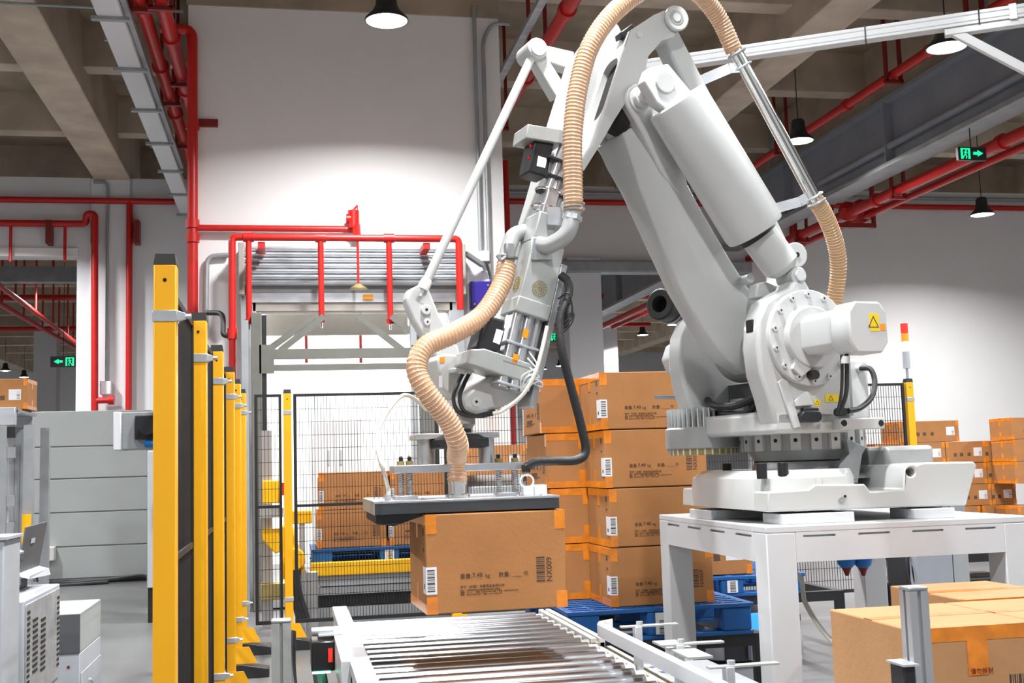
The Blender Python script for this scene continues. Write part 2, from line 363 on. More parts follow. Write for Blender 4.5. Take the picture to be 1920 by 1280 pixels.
# sprinkler manifold in front of the shutter
YM = 13.2
def my(px, py): return onY(px, py, YM)
zm = my(640, 446).z; xa, xb = my(435, 446).x, my(860, 446).x
t = thing('sprinkler_manifold', 'red sprinkler header with hanging drop pipes before the roller shutter', 'sprinkler pipe', ((xa+xb)/2, YM, zm))
MB().tube(fillet([(xa, YM, zm-2.6), (xa, YM, zm), (xb, YM, zm), (xb, YM, my(865, 580).z)], .06), .042, 12).build('header_pipe', 'red_pipe', t)
for px, yb in ((467, 603), (603, 600), (732, 603)):
    q = my(px, yb); MB().cyl((q.x, YM, zm), (q.x, YM, q.z), .034, n=12).build('drop_pipe', 'red_pipe', t)
    MB().cyl((q.x, YM, q.z+.03), (q.x, YM, q.z-.03), .045, n=12).build('drop_socket', 'red_pipe', t)
    MB().cyl((q.x, YM, q.z-.03), (q.x, YM, q.z-.09), .012, n=8).build('nozzle', 'chrome', t)
    MB().cyl((q.x-.06, YM, zm), (q.x+.06, YM, zm), .055, n=12).build('tee', 'red_pipe', t)
q = my(672, 535); MB().cyl((q.x, YM, zm), (q.x, YM, q.z), .014, n=8).build('thin_drop', 'red_pipe', t)
MB().lathe([(.02, .05), (.1, .0), (.1, -.012)], (q.x, YM, q.z-.03), (0, 0, 1), 16).build('spray_cone', 'brass', t)
for px in (490, 800):
    q = my(px, 455); MB().box(q.x-.04, q.x+.04, YM, 13.6, zm-.12, zm-.05).build('support_arm', 'red_pipe', t)
for z in (zm-1.1, ): MB().cyl((xa, YM, z-.06), (xa, YM, z+.06), .058, n=12).build('coupling', 'red_pipe', t)
q = my(418, 625); MB().tube(fillet([(xa, YM, zm-1.12), (q.x, YM, zm-1.12), (q.x, YM+.1, zm-.85), (q.x-.2, YM+.3, zm-.82)], .1), .03, 8).build('flexible_feed', 'rubber', t)
# conduits right of the doorway and the blue control box
t = thing('wall_conduit', 'pair of grey conduits meeting a white box on the tall wall', 'conduit', onY(893, 500, YF-.08))
for px, top in ((889, 32), (905, 60)):
    q = onY(px, top, YF-.06); q2 = onY(px+10, 470, YF-.06)
    pts = [(q.x, YF-.06, 7.3 if px == 889 else q.z+.0), (q.x, YF-.06, q2.z)]
    if px == 905: pts = [(q.x+.35, YF-.06, q.z+.12), (q.x+.12, YF-.06, q.z+.12)]+pts[:0]+[(q.x, YF-.06, q.z-.1), (q.x, YF-.06, q2.z-.35)]
    MB().tube(fillet(pts, .15), .026, 8).build('conduit_run', 'galv_flat', t)
qa, qb = onY(899, 470, YF-.1), onY(918, 490, YF-.1); MB().box(qa.x, qb.x, YF-.12, YF, qb.z, qa.z).build('junction_box', 'wall_cool', t, bevel=.01)
MB().bar(onY(872, 475, YF-.3), onY(905, 497, YF-.1), .06, .05).build('angled_trunking', 'galv_flat', t)
MB().tube(spline([onY(912, 492, YF-.1), onY(920, 520, YF-.1), onY(926, 545, YF-.14)]), .018, 6).build('black_lead', 'black', t)
qa, qb = onY(882, 527, YF-.16), onY(924, 578, YF-.16)
t = thing('control_box', 'blue-violet control box on the white wall beside the doorway', 'control box', ((qa.x+qb.x)/2, YF-.08, qb.z))
MB().box(qa.x, qb.x, YF-.17, YF, qb.z, qa.z).build('case', 'purple', t, bevel=.012)
for fx, fy in ((.15, .15), (.8, .85), (.8, .35)):
    c = V((qa.x+(qb.x-qa.x)*fx, YF-.172, qb.z+(qa.z-qb.z)*fy)); MB().cyl(c, c+V((0, -.012, 0)), .014, n=10).build('screw', 'brass', t)
q = onY(415, 640, YF-.08)
t = thing('wall_conduit', 'bent grey conduit on the white wall beside the shutter guide', 'conduit', onY(390, 620, YF-.06))
MB().tube(fillet([onY(428, 478, YF-.06), onY(388, 480, YF-.06), onY(386, 620, YF-.06)], .12), .03, 8).build('conduit_run', 'galv_flat', t)
MB().box(*sorted((onY(383, 620, YF).x, onY(392, 620, YF).x)), YF-.1, YF, onY(388, 632, YF).z, onY(388, 612, YF).z).build('end_box', 'galv_flat', t)

# right side pipes
q1, q2 = onZ(1504, 251, 6.85), onZ(1737, 100, 6.85); xr = (q1.x+q2.x)/2
pipe('ceiling_pipe', [(xr, 4, 6.85), (xr, 22.9, 6.85)], .07, 'red_pipe', 'red ceiling pipe crossing behind the white robot balancer cylinder', 'pipe', collars=[((xr, y, 6.85), Yv) for y in (11, 13.6, 16)], hangers=[(xr, y, 6.85) for y in (10.6, 12.6, 14.6, 18.4)])
pipe('ceiling_pipe', [(9.75, 4, 5.72), (9.75, 35, 5.72)], .09, 'red_pipe', 'thick red pipe hung under the dark grey steel beam', 'pipe', collars=[((9.75, y, 5.72), Yv) for y in (11, 14, 17.5, 20.5)], hangers=[(9.75, y, 5.72) for y in (9.4, 13, 16.8, 20.4, 27)])
pipe('ceiling_pipe', [(10.15, 4, 5.7), (10.15, 35, 5.7)], .06, 'red_pipe', 'slimmer red pipe beside the pipe under the steel beam', 'pipe')
xr = onZ(1010, 30, 6.6).x
pipe('ceiling_pipe', [(3.25, 4, 6.75), (3.25, 22.9, 6.75)], .085, 'red_pipe', 'thick red pipe slanting past the edge of the tall wall behind the arm tip', 'pipe', collars=[((3.25, y, 6.75), Yv) for y in (12.6, 15, 17)], hangers=[(3.25, y, 6.75) for y in (11.8, 14.2, 17)])
MB().box(2.95, 3.05, 5, 22.9, 6.9, 6.96).build('cable_tray', 'galv', label='narrow steel cable tray next to the tall wall edge', cat='cable tray')
zt = onY(1100, 379, YB-.15).z
pipe('wall_pipe', [(2.75, YB-.15, zt), (20, YB-.15, zt)], .06, 'red_pipe', 'red pipe running level along the back wall behind the robot', 'pipe')
pipe('wall_pipe', [(2.75, YB-.12, zt+.2), (20, YB-.12, zt+.2)], .04, 'galv_flat', 'grey conduit above the red pipe behind the robot', 'conduit')
q = onY(1485, 430, YB-.15); pipe('wall_pipe', [(q.x, YB-.15, zt), (q.x, YB-.15, .5)], .06, 'red_pipe', 'red riser on the back wall behind the balancer cylinder', 'pipe')
q = onY(976, 760, YB-.1); pipe('wall_pipe', [(3.95, 20.2, 7), (3.95, 20.2, .4)], .05, 'red_pipe', 'slim red riser behind the mesh fence left of the stacked cartons', 'pipe')
for px in (1135, 1150): pass
for yy in (12.4, 19.1):
    q = onX(1600, 395, 8.65)
q = onX(1600, 396, 9.9)
t = thing('sprinkler_valve', 'red valve cluster hung under the steel beam by the back wall', 'valve', q)
MB().lathe([(.06, -.3), (.17, -.22), (.17, -.1), (.1, 0), (.1, .16), (.22, .24), (.22, .32), (.07, .36)], q, (.8, .5, .1), 14).build('valve_body', 'red_pipe', t)
MB().box(q.x-.5, q.x+.4, q.y-.05, q.y+.05, q.z-.3, q.z-.22).build('support_bar', 'red_dark', t)
for a in (-.45, .35): MB().box(q.x+a, q.x+a+.06, q.y-.03, q.y+.03, q.z-.3, 6.9).build('hanger', 'red_dark', t)
for i, yy in enumerate((26, 33, 40)):
    for x0, x1, s in ((-16, -4.2, 'left'), (2.9, 13, 'right')):
        pipe('hall_pipe', [(x0, yy, 6.4), (x1, yy, 6.4)], .08, 'red_pipe', ['nearest', 'middle', 'farthest'][i]+' red cross pipe in the next hall seen through the '+s+' opening', 'pipe')
for x, s in ((-7.4, 'left'), (4.6, 'right')):
    t = pipe('hall_pipe', [(x, 23.6, 6.1), (x, 60, 6.1)], .07, 'red_pipe', 'long red pipe with short drops in the next hall, '+s+' opening', 'pipe')
    for k in range(12): MB().cyl((x, 24.5+k*2.6, 6.1), (x, 24.5+k*2.6, 8.29), .03, n=8).build('drop', 'red_pipe', t)
t = pipe('hall_pipe', [(-5.9, 23.6, 5.6), (-7.1, 60, 5.6)], .06, 'red_pipe', 'slanting red pipe in the hall behind the left opening', 'pipe')
for k in range(10): MB().cyl((-5.946-.0857*k, 25+k*2.6, 5.6), (-5.946-.0857*k, 25+k*2.6, 8.29), .025, n=8).build('drop', 'red_pipe', t)
struct('beam', MB().box(-34, -4, 27.2, 27.5, 5.9, 6.25), 'galv_flat', label='grey steel channel across the next hall')

# ---------------------------------------------------------------- high bay lamps
lampd = {}
def lamp(x, y, z, label, power=LAMP_W, light=True):
    t = thing('high_bay_lamp', label, 'lamp', (x, y, z), 'high bay lamps under the ceiling')
    if not lampd:
        p = (x, y, z)
        lampd['s'] = MB().lathe([(.09, .27), (.105, .26), (.115, .17), (.15, .1), (.225, .025), (.228, 0), (.215, 0)], p, (0, 0, 1), 28, caps=False).mesh('shade', V(p))
        lampd['h'] = MB().lathe([(.02, .36), (.085, .34), (.105, .3), (.105, .14), (.09, .1)], p, (0, 0, 1), 24).mesh('driver_housing', V(p))
        lampd['d'] = MB().lathe([(.001, .02), (.213, .02), (.213, .006), (.12, -.012), (.001, -.016)], p, (0, 0, 1), 28, caps=False).mesh('diffuser', V(p))
        for k, m in (('s', 'lamp_dark'), ('h', 'lamp_dark'), ('d', 'lamp_glow')):
            lampd[k].materials.append(M[m]); lampd[k].polygons.foreach_set('use_smooth', [True]*len(lampd[k].polygons)); lampd[k].set_sharp_from_angle(angle=.7)
    child('shade', lampd['s'], t); child('driver_housing', lampd['h'], t); child('diffuser', lampd['d'], t)
    MB().cyl((x, y, z+.34), (x, y, 8.3), .008, n=6).build('suspension_cord', 'black', t)
    if light:
        l = bpy.data.lights.new('lamp_light', 'AREA'); l.shape = 'DISK'; l.size = .42; l.energy = power; l.color = (.985, .985, 1); l.spread = math.radians(152)
        lo = bpy.data.objects.new('lamp_light', l); COL.objects.link(lo); lo.parent = t; lo.location = (0, 0, -.02)
LZ = 6.3
LG = {}
for px, py, lz, lb in ((725, 40, 6.12, 'high bay lamp hanging in front of the tall white wall'), (1775, 90, 6.0, 'high bay lamp behind the white overhead rail'), (1498, 265, 6.3, 'high bay lamp behind the chrome suction tube'), (1842, 403, 6.02, 'high bay lamp before the right back wall below the exit sign')):
    q = onZ(px, py, lz); lamp(q.x, q.y, lz, lb)
for x, cn in ((-5.6, 'aisle'), (1.1, 'conveyor'), (7.85, 'beam'), (14.2, 'wall')):
    for y, rn in ((0., 'first'), (4.0, 'second'), (8.0, 'third')):
        lamp(x, y, LZ, 'high bay lamp above the robot cell, '+cn+' column, '+rn+' row')
for x, y, lb in ((-5.3, 13.6, 'nearer'), (-5.3, 17.2, 'middle'), (-5.3, 20.9, 'farther')): lamp(x, y, LZ, lb+' unseen high bay lamp added to brighten the left back wall')  # extra lamps added outside the frame to lift the left back wall
for x, y, lb in ((14.2, 12.1, 'nearer'), (14.2, 16.2, 'farther')): lamp(x, y, LZ, lb+' high bay lamp over the far cartons beyond the frame')
q = onZ(98, 527, LZ); lamp(q.x, q.y, LZ, 'large high bay lamp hanging in the left opening')
hl = [((10, 695), 'lamp at the frame edge'), ((45, 707), 'lamp over the column'), ((108, 730), 'lamp left of the white wall edge'), ((131, 735), 'lowest lamp by the white wall edge'), ((1140, 650), 'lamp right of the white column'), ((1205, 628), 'lamp beside the drum'), ((1262, 609), 'lamp below the black drum'), ((1050, 686), 'lamp above the cartons'), ((1018, 692), 'lamp behind the clear air tube')]
for (px, py), n in hl:
    q = onZ(px, py, LZ); lamp(q.x, q.y, LZ, 'small distant high bay lamp in the next hall, '+n, power=LAMP_W*2.2)
for x, y, lb in ((-5, 36, 'behind the left opening, nearer the column'), (-11, 36, 'behind the left opening, off to the side'), (7, 31, 'behind the robot opening, nearer the column'), (11, 31, 'behind the robot opening, off to the side')): lamp(x, y, LZ, 'high bay lamp in the next hall '+lb, power=LAMP_W*1.6)
t = thing('added_luminaire', 'unseen luminaire added to brighten the doorway room', 'lamp', (.85, 16.6, 4.9))  # added out of view to make the room behind the doorway bright
MB().box(.2, 1.5, 16.2, 17, 4.94, 5.0).build('case', 'wall_white', t); MB().box(.25, 1.45, 16.25, 16.95, 4.925, 4.94).build('diffuser', 'lamp_glow', t)
l = bpy.data.lights.new('added_luminaire_light', 'AREA'); l.shape = 'RECTANGLE'; l.size = 1.2; l.size_y = .7; l.energy = 330; lo = bpy.data.objects.new('added_luminaire_light', l); COL.objects.link(lo); lo.parent = t; lo.location = (0, 0, .015)

# exit signs
def exit_sign(px, py, Y, hgt, arrow, label, top=8.3):
    c = onY(px, py, Y); h = hgt; t = thing('exit_sign', label, 'sign', c)
    wd = h*2.3; sg = 1 if arrow > 0 else -1
    MB().box(c.x-wd/2, c.x+wd/2, Y-.03, Y+.03, c.z-h/2, c.z+h/2).build('sign_case', 'lamp_dark', t, bevel=.005)
    def quad(name, rects):
        m = MB()
        for x0, x1, z0, z1 in rects:
            xs = sorted((c.x+sg*x0*h, c.x+sg*x1*h)); m.box(xs[0], xs[1], Y-.036, Y-.03, c.z+z0*h, c.z+z1*h)
        return m.build(name, 'green_glow', t, smooth=False)
    quad('doorway_mark', [(-.95, -.8, -.4, .4), (-.35, -.2, -.4, .4), (-.8, -.35, .3, .4)])
    m = MB()
    def P(x, z): return V((c.x+sg*x*h, Y-.034, c.z+z*h))
    for a, b, wth in (((-.55, .2), (-.6, -.05), .1), ((-.6, -.05), (-.72, -.2), .07), ((-.72, -.2), (-.8, -.38), .07), ((-.6, -.05), (-.48, -.2), .07), ((-.48, -.2), (-.55, -.38), .07), ((-.56, .15), (-.72, .08), .05), ((-.55, .15), (-.42, .02), .05)):
        m.bar(P(*a), P(*b), .004, wth*h, up=(0, 1, 0)) if 0 else m.bar(P(*a), P(*b), wth*h, .004, up=(0, 1, 0))
    m.cyl(P(-.5, .25)+V((0, .002, 0)), P(-.5, .25)-V((0, .002, 0)), .05*h, n=10)
    m.build('running_figure', 'green_glow', t, smooth=False)
    A = [P(.05, -.08), P(.4, -.08), P(.4, -.22), P(.85, .02), P(.4, .26), P(.4, .12), P(.05, .12)]
    MB().prism(A, [p+V((0, -.006, 0)) for p in A]).build('arrow', 'green_glow', t, smooth=False)
    MB().cyl((c.x, Y, c.z+h/2), (c.x, Y, top), .008, n=6).build('suspension_cord', 'black', t)
exit_sign(1821, 289, onX(1821, 289, 9.2).y, .185, 1, 'green running-man exit sign with arrow by the steel beam', 5.9)
exit_sign(119, 678, 34, .3, -1, 'small green exit sign hanging in the left opening')
exit_sign(1048, 632, 25, .2, 1, 'small green exit sign behind the black hose of the gripper')

# ================================================================== ROLLER SHUTTER AND LIFT
YS = 13.6
x0, x1 = onY(447, 500, YS).x, onY(873, 500, YS).x; z1, z0 = onY(660, 461, YS).z, onY(660, 534, YS).z
t = thing('roller_shutter', 'galvanised roller shutter box with ribbed cover over the doorway', 'roller shutter', ((x0+x1)/2, 13.8, 0))
MB().box(x0+.06, x1-.06, YS+.05, 14, z0, z1).build('housing', 'galv_flat', t)
for k in range(7):
    h = (z1-z0)/7; zc = z0+h*(k+.5); n = 6
    A = [(x0+.07, YS+.05-.05*math.sin(math.pi*j/n), zc-h/2+h*j/n) for j in range(n+1)]
    MB().prism(A, [(x1-.07, p[1], p[2]) for p in A]).build('cover_rib', 'galv', t, ang=60)
for xa in (x0, x1-.07): MB().box(xa, xa+.07, YS-.03, 14, z0-.12, z1+.03).build('end_plate', 'beige', t, bevel=.01)
zb = onY(600, 566, YS+.2).z; zc = onY(600, 586, YS+.2).z
MB().box(x0+.1, x1-.1, YS+.12, 13.98, zb+.05, z0).build('curtain_roll', 'galv_flat', t)
MB().box(x0+.12, x1-.12, YS+.08, YS+.14, zb-.02, zb+.09).build('curtain_slat', 'galv', t)
MB().box(x0+.15, x1-.15, YS+.1, YS+.3, zc, zb).build('bottom_bar', 'beige', t, bevel=.01)
for xa in (x0+.02, x1-.2): MB().box(xa, xa+.18, YS+.1, 14, 0, z0-.1).build('guide_rail', 'galv_flat', t, bevel=.01)
q = onY(690, 557, YS+.08); MB().box(q.x-.06, q.x+.06, YS+.06, YS+.08, q.z-.03, q.z+.03).build('warning_plate', 'sticker_orange', t)

YL = 13.0
def yl(px, py): return onY(px, py, YL)
t = thing('pallet_lift', 'grey-green steel pallet lift frame in the shutter doorway', 'lift', (yl(640, 900).x, YL, 0))
for a, b in ((472, 492), (790, 815)):
    xa, xb = yl(a, 800).x, yl(b, 800).x
    MB().box(xa, xb, YL, YL+.2, 0, yl(a, 586).z).build('mast', 'lift_green', t, bevel=.008)
    MB().box(xb, xb+.05, YL+.02, YL+.1, .2, yl(a, 590).z).build('rack_rail', 'black', t)
    MB().box(xa-.1, xa-.03, YL, YL+.12, 0, yl(a, 600).z).build('cover_strip', 'galv_flat', t)
xa, xb = yl(485, 660).x, yl(800, 660).x
for ya, yb in ((653, 671), (682, 693)): MB().box(xa, xb, YL+.02, YL+.1, yl(600, yb).z, yl(600, ya).z).build('cross_beam', 'lift_green', t)
for a, b in (((500, 655), (590, 590)), ((525, 655), (608, 590)), ((672, 588), (765, 660)), ((735, 590), (800, 640))):
    MB().bar(yl(*a)+V((0, .14, 0)), yl(*b)+V((0, .14, 0)), .07, .05, up=(0, 1, 0)).build('diagonal_brace', 'lift_green', t)
for px in (500, 785):
    q = yl(px, 673); MB().box(q.x-.08, q.x+.08, YL, YL+.02, q.z-.16, q.z+.16).build('gusset', 'lift_green', t)
MB().box(yl(493, 600).x, yl(790, 600).x, YL+1.5, YL+1.56, onY(600, 628, 14.5).z, onY(600, 588, 14.5).z).build('rear_panel', 'beige', t)
MB().box(yl(470, 600).x, yl(815, 600).x, YL+.1, YL+.9, .02, .16).build('base_frame', 'galv_flat', t)
for px in (574, 676):
    q = onY(px, 632, 15); MB().cyl((q.x, 15, q.z+.5), (q.x, 15, onY(px, 680, 15).z), .02, n=8).build('hanging_probe', 'red_dark', t)

# white electric cabinet behind the fence
q0, q1 = onY(585, 787, 12.2), onY(680, 875, 12.2)
t = thing('electric_cabinet', 'white two-door electric cabinet behind the mesh fence', 'cabinet', ((q0.x+q1.x)/2, 12.4, 0))
MB().box(q0.x, q1.x, 12.2, 12.6, .1, q0.z).build('case', 'wall_white', t, bevel=.01)
MB().box(q0.x+.02, q1.x-.02, 12.23, 12.57, 0, .1).build('plinth', 'grey_cab_dark', t)
xm = (q0.x+q1.x)/2-.03
for a, b in ((q0.x+.02, xm-.004), (xm+.004, q1.x-.02)):
    d = MB().box(a, b, 12.18, 12.2, .2, q0.z-.03).build('door', 'wall_white', t, bevel=.004)
    xh = b-.07 if a < xm-.1 else a+.05; MB().box(xh, xh+.02, 12.16, 12.18, 1.55, 1.7).build('handle', 'cool_grey', d)

# ================================================================== SAFETY FENCE
def fence_post(x, y, along, label, h=2.2, foot=True, tower=False):
    t = thing('fence_post', label, 'fence post', (x, y, 0), 'yellow posts of the robot cell fence')
    w = .035; MB().box(x-w, x+w, y-w, y+w, .0, h-.035).build('post', 'yellow', t, bevel=.004)
    A = [(x+a*w*k, y+b*w*k, z) for k, z in ((1, h-.035),) for a, b in ((-1, -1), (1, -1), (1, 1), (-1, 1))]
    B = [(x+a*w*.86, y+b*w*.86, h) for a, b in ((-1, -1), (1, -1), (1, 1), (-1, 1))]
    MB().prism(A, B).build('cap', 'black', t)
    MB().cyl((x, y-w-.002, h-.085), (x, y-w+.004, h-.085), .006, n=10).build('bolt_hole', 'shadow_gap', t)
    for zc in (h-.2, .42):
        m = MB().box(x-w-.003, x+w+.003, y-w-.004, y+w, zc-.018, zc+.018)
        if along == 'y': m.prism([(x+w, y-w, zc-.018), (x+w+.028, y-w+.012, zc-.01), (x+w+.028, y-w+.012, zc+.01), (x+w, y-w, zc+.018)], [(x+w, y, zc-.018), (x+w+.028, y-.012, zc-.01), (x+w+.028, y-.012, zc+.01), (x+w, y, zc+.018)])
        m.build('clamp', 'galv', t, bevel=.002)
        if along == 'y': MB().cyl((x+w+.025, y-w+.02, zc), (x+w+.045, y-w+.02, zc), .009, n=8).build('clamp_bolt', 'galv', t)
    if foot:
        MB().prism([(x-w-.02, y-w-.005, .1), (x+w+.11, y-w-.005, .1), (x+w+.05, y-w-.005, .22), (x-w-.01, y-w-.005, .22)], [(x-w-.02, y-w+.005, .1), (x+w+.11, y-w+.005, .1), (x+w+.05, y-w+.005, .22), (x-w-.01, y-w+.005, .22)]).build('foot_plate', 'yellow', t)
        MB().prism([(x-w-.03, y-.08, 0), (x+.23, y-.08, 0), (x+.23, y-.08, .06), (x+w, y-.08, .1), (x-w-.03, y-.08, .1)], [(x-w-.03, y+.08, 0), (x+.23, y+.08, 0), (x+.23, y+.08, .06), (x+w, y+.08, .1), (x-w-.03, y+.08, .1)]).build('foot', 'black', t, bevel=.004)
    if tower:
        MB().cyl((x, y, h), (x, y, h+.1), .012, n=10).build('light_stem', 'aluminium', t)
        z = h+.1
        for nm, m_, hh in (('beacon_base', 'cool_grey', .17), ('green_lens', 'green_lens', .09), ('amber_lens', 'amber_lens', .08), ('red_lens', 'red_lens', .1)):
            MB().cyl((x, y, z), (x, y, z+hh-.006), .034, n=20).build(nm, m_, t); z += hh
    return t
def fence_panel(p0, p1, label, z0=.22, z1=2.16, mid=1.2):
    p0, p1 = V((*p0, 0)), V((*p1, 0)); d = p1-p0; L = d.length; d.normalize(); t = thing('mesh_barrier', label, 'fence panel', ((p0+p1)/2+V((0, 0, z0))), 'black mesh panels of the robot cell fence')
    def at(a, z): return p0+d*a+V((0, 0, z))
    n = V((-d.y, d.x, 0))
    for a in (.012, L-.012): MB().bar(at(a, z0), at(a, z1), .024, .024, up=n).build('upright', 'black', t)
    for z in (z0+.012, mid, z1-.012): MB().bar(at(0, z), at(L, z), .02, .024 if z != z0+.012 else .03).build('rail', 'black', t)
    m = MB(); k = int(L/.026)
    for i in range(1, k): m.bar(at(L*i/k, z0), at(L*i/k, z1), .0042, .0042, up=n)
    for i in range(1, int((z1-z0)/.113)): m.bar(at(0, z0+.113*i)+n*.004, at(L, z0+.113*i)+n*.004, .0042, .0042)
    m.build('wire_mesh', 'black', t, smooth=False, kind='stuff'); return t
PX = -.378
PY = [3.80, 5.2, 6.53, 7.88, 8.95, 10.02]
nm = ['nearest and tallest-looking', 'second', 'third', 'fourth', 'fifth', 'sixth, corner']
for i, y in enumerate(PY): fence_post(PX, y, 'y', nm[i]+' yellow fence post in the row beside the conveyor')
PY2 = [2.4]+PY
for i, (a, b) in enumerate(zip(PY, PY[1:])):
    fence_panel((PX-.03, a+.04), (PX-.03, b-.04), 'black mesh panel seen edge-on after the '+['nearest', 'second', 'third', 'fourth', 'fifth'][i]+' yellow post')
YFN = 10.15
fx = [.0, 1.43, 2.9, 4.36, 5.86]
nm = ['yellow fence post beside the lift, left end of the far fence', 'yellow fence post behind the vacuum gripper', 'yellow fence post hidden behind the carton stack', 'yellow fence post behind the robot pedestal', 'yellow fence post carrying the red, amber and green signal tower']
for i, x in enumerate(fx): fence_post(x, YFN, 'x', nm[i], tower=(i == 4))
xs = [PX+.05]+fx
for i, (a, b) in enumerate(zip(xs, xs[1:])):
    fence_panel((a+.05, YFN), (b-.05, YFN), ['narrow black mesh panel at the fence corner', 'wide black mesh panel before the orange carton pallet', 'black mesh panel behind the gripper and carton stack', 'black mesh panel behind the robot body', 'black mesh panel next to the signal tower'][i])
fence_panel((5.93, YFN), (7.35, YFN), 'black mesh panel right of the signal tower', z1=.9, mid=.6) if 0 else None

# ================================================================== LEFT SIDE
# big grey panelled machine housing
yc = 17.4; q0, q1 = onY(60, 771, yc), onY(286, 771, yc)
t = thing('panelled_enclosure', 'large light grey enclosure of horizontal panels on the left', 'enclosure', ((q0.x+q1.x)/2, yc+.6, 0))
MB().box(q0.x+.02, q1.x-.02, yc+.03, yc+1.4, .06, q0.z-.01).build('core', 'grey_cab', t)
zs = [q0.z]+[onY(170, y, yc).z for y in (836, 896, 959, 1023)]+[.08]
for k in range(5): MB().box(q0.x, q1.x-(.07 if k else .07), yc, yc+.03, zs[k+1]+.008, zs[k]-.008).build('panel', 'grey_cab', t, bevel=.006)
MB().box(q1.x-.06, q1.x+.0, yc-.02, yc+.03, .08, zs[1]).build('edge_post', 'cool_grey', t, bevel=.006)
pq = onY(80, 1040, yc-.05)
MB().box(pq.x-.22, pq.x+.17, yc-.16, yc, pq.z-.08, pq.z+.11).build('socket_box', 'cream', t, bevel=.01)
MB().tube(spline([(pq.x-.1, yc-.08, pq.z-.08), (pq.x-.1, yc-.1, .3), (pq.x+.1, yc-.14, .06), (pq.x+.8, yc-.14, .05), (pq.x+1.3, yc-.14, .09), (q1.x, yc-.14, .04)]), .03, 8).build('power_cable', 'rubber', t)
MB().tube(spline([(pq.x+.02, yc-.08, pq.z-.08), (pq.x-.05, yc-.1, .35), (pq.x+.05, yc-.18, .04), (pq.x+.9, yc-.2, .03)]), .026, 8).build('power_cable', 'rubber', t)
q0, q1 = onY(213, 773, 5.05), onY(228, 773, 5.05); q2 = onY(260, 842, 5.05)
t = thing('switch_box', 'small steel switch box with black socket behind the nearest yellow post', 'switch box', (-.55, 5.1, q2.z))
MB().box(q1.x, PX-.05, 5.05, 5.25, q2.z, q0.z).build('case', 'galv_flat', t, bevel=.004)
MB().box(q0.x, q1.x, 5.04, 5.26, q2.z-.002, q0.z+.002).build('side_cover', 'wall_cool', t, bevel=.004)
c = onY(274, 801, 5.04); MB().box(c.x-.045, c.x+.055, 5.03, 5.05, c.z-.05, c.z+.05).build('socket_plate', 'black', t, bevel=.004)
MB().cyl((c.x+.01, 5.03, c.z), (c.x+.01, 4.985, c.z), .034, n=16).build('socket_cap', 'black_gloss', t)
MB().cyl((c.x-.005, 5.04, c.z-.068), (c.x+.09, 5.04, c.z-.068), .014, n=10).build('cable_gland', 'blue_bright', t)
for dz in (.02, -.12):
    for dx in (.005, .03): pass
MB().box(PX-.1, PX-.04, 5.08, 5.22, q2.z-.02, q0.z+.02).build('mount_plate', 'galv_flat', t)
# grey wall-like cabinet right of enclosure
q0, q1 = onY(276, 840, 12.5), onY(292, 840, 12.5)
t = thing('tall_cabinet', 'tall pale cabinet half hidden behind the nearest yellow post', 'cabinet', (-1.3, 12.7, 0))
MB().box(q0.x, q0.x+.5, 12.5, 13, .35, onY(280, 845, 12.5).z).build('case', 'cool_grey', t, bevel=.01)
MB().box(q0.x+.01, q0.x+.49, 12.52, 12.98, 0, .35).build('plinth', 'shadow_gap', t)
MB().box(q0.x+.06, q0.x+.4, 12.49, 12.5, .95, 1.2).build('vent', 'galv_flat', t)

# grey desktop equipment on cabinets at the lower left
XA = -1.18
t = thing('vented_cabinet', 'grey equipment cabinet with louvred side panel at the lower left', 'cabinet', (-1.6, 6.05, 0))
MB().box(-2.1, XA, 5.65, 6.5, .46, .95).build('upper_case', 'cool_grey', t, bevel=.008)
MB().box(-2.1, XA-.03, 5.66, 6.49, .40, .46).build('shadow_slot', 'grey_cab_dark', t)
MB().box(-2.1, XA, 5.65, 6.5, .0, .40).build('lower_case', 'cool_grey', t, bevel=.008)
MB().box(XA, XA+.006, 5.68, 6.47, .48, .93).build('side_panel', 'galv', t, bevel=.003)
for y0_, n_, zz0, zz1 in ((5.70, 2, .52, .92), (5.82, 3, .60, .86), (6.0, 3, .58, .84), (6.4, 2, .54, .92)):
    k = int((zz1-zz0)/.026)
    for i in range(k): MB().box(XA+.006, XA+.009, y0_, y0_+(.1 if n_ == 3 else .05), zz0+i*.026, zz0+i*.026+.013).build('louvre', 'shadow_gap', t, smooth=False)
MB().box(XA, XA+.012, 5.7, 6.45, .06, .36).build('grille_frame', 'cool_grey', t)
for i in range(11): MB().box(XA+.012, XA+.016, 5.74, 6.41, .09+i*.024, .09+i*.024+.011).build('grille_bar', 'heat_fin', t, smooth=False)
MB().prism([(XA, 5.7, .07), (XA+.2, 5.7, -.0+.03), (XA+.2, 6.3, .03), (XA, 6.3, .07)], [(XA, 5.7, .085), (XA+.2, 5.7, .045), (XA+.2, 6.3, .045), (XA, 6.3, .085)]).build('air_deflector', 'wall_cool', t)
t = thing('side_cabinet', 'low two-tone grey cabinet with a keyed lock on its side', 'cabinet', (-1.55, 7.2, 0))
XB = -1.14
MB().box(-2.0, XB, 6.88, 7.6, .53, .75).build('top_case', 'grey_cab', t, bevel=.006)
MB().box(-2.0, XB, 6.872, 6.88, .535, .745).build('front_panel', 'grey_cab_dark', t)
MB().box(-2.0, XB, 6.88, 7.6, 0, .53).build('base_case', 'cool_grey', t, bevel=.006)
MB().box(XB, XB+.006, 6.9, 7.58, .02, .42).build('side_door', 'cool_grey', t, bevel=.003)
MB().cyl((XB+.006, 7.15, .34), (XB+.02, 7.15, .34), .013, n=12).build('lock', 'chrome', t)
MB().bar((XB+.02, 7.15, .34), (XB+.03, 7.2, .27), .012, .003).build('key', 'chrome', t)
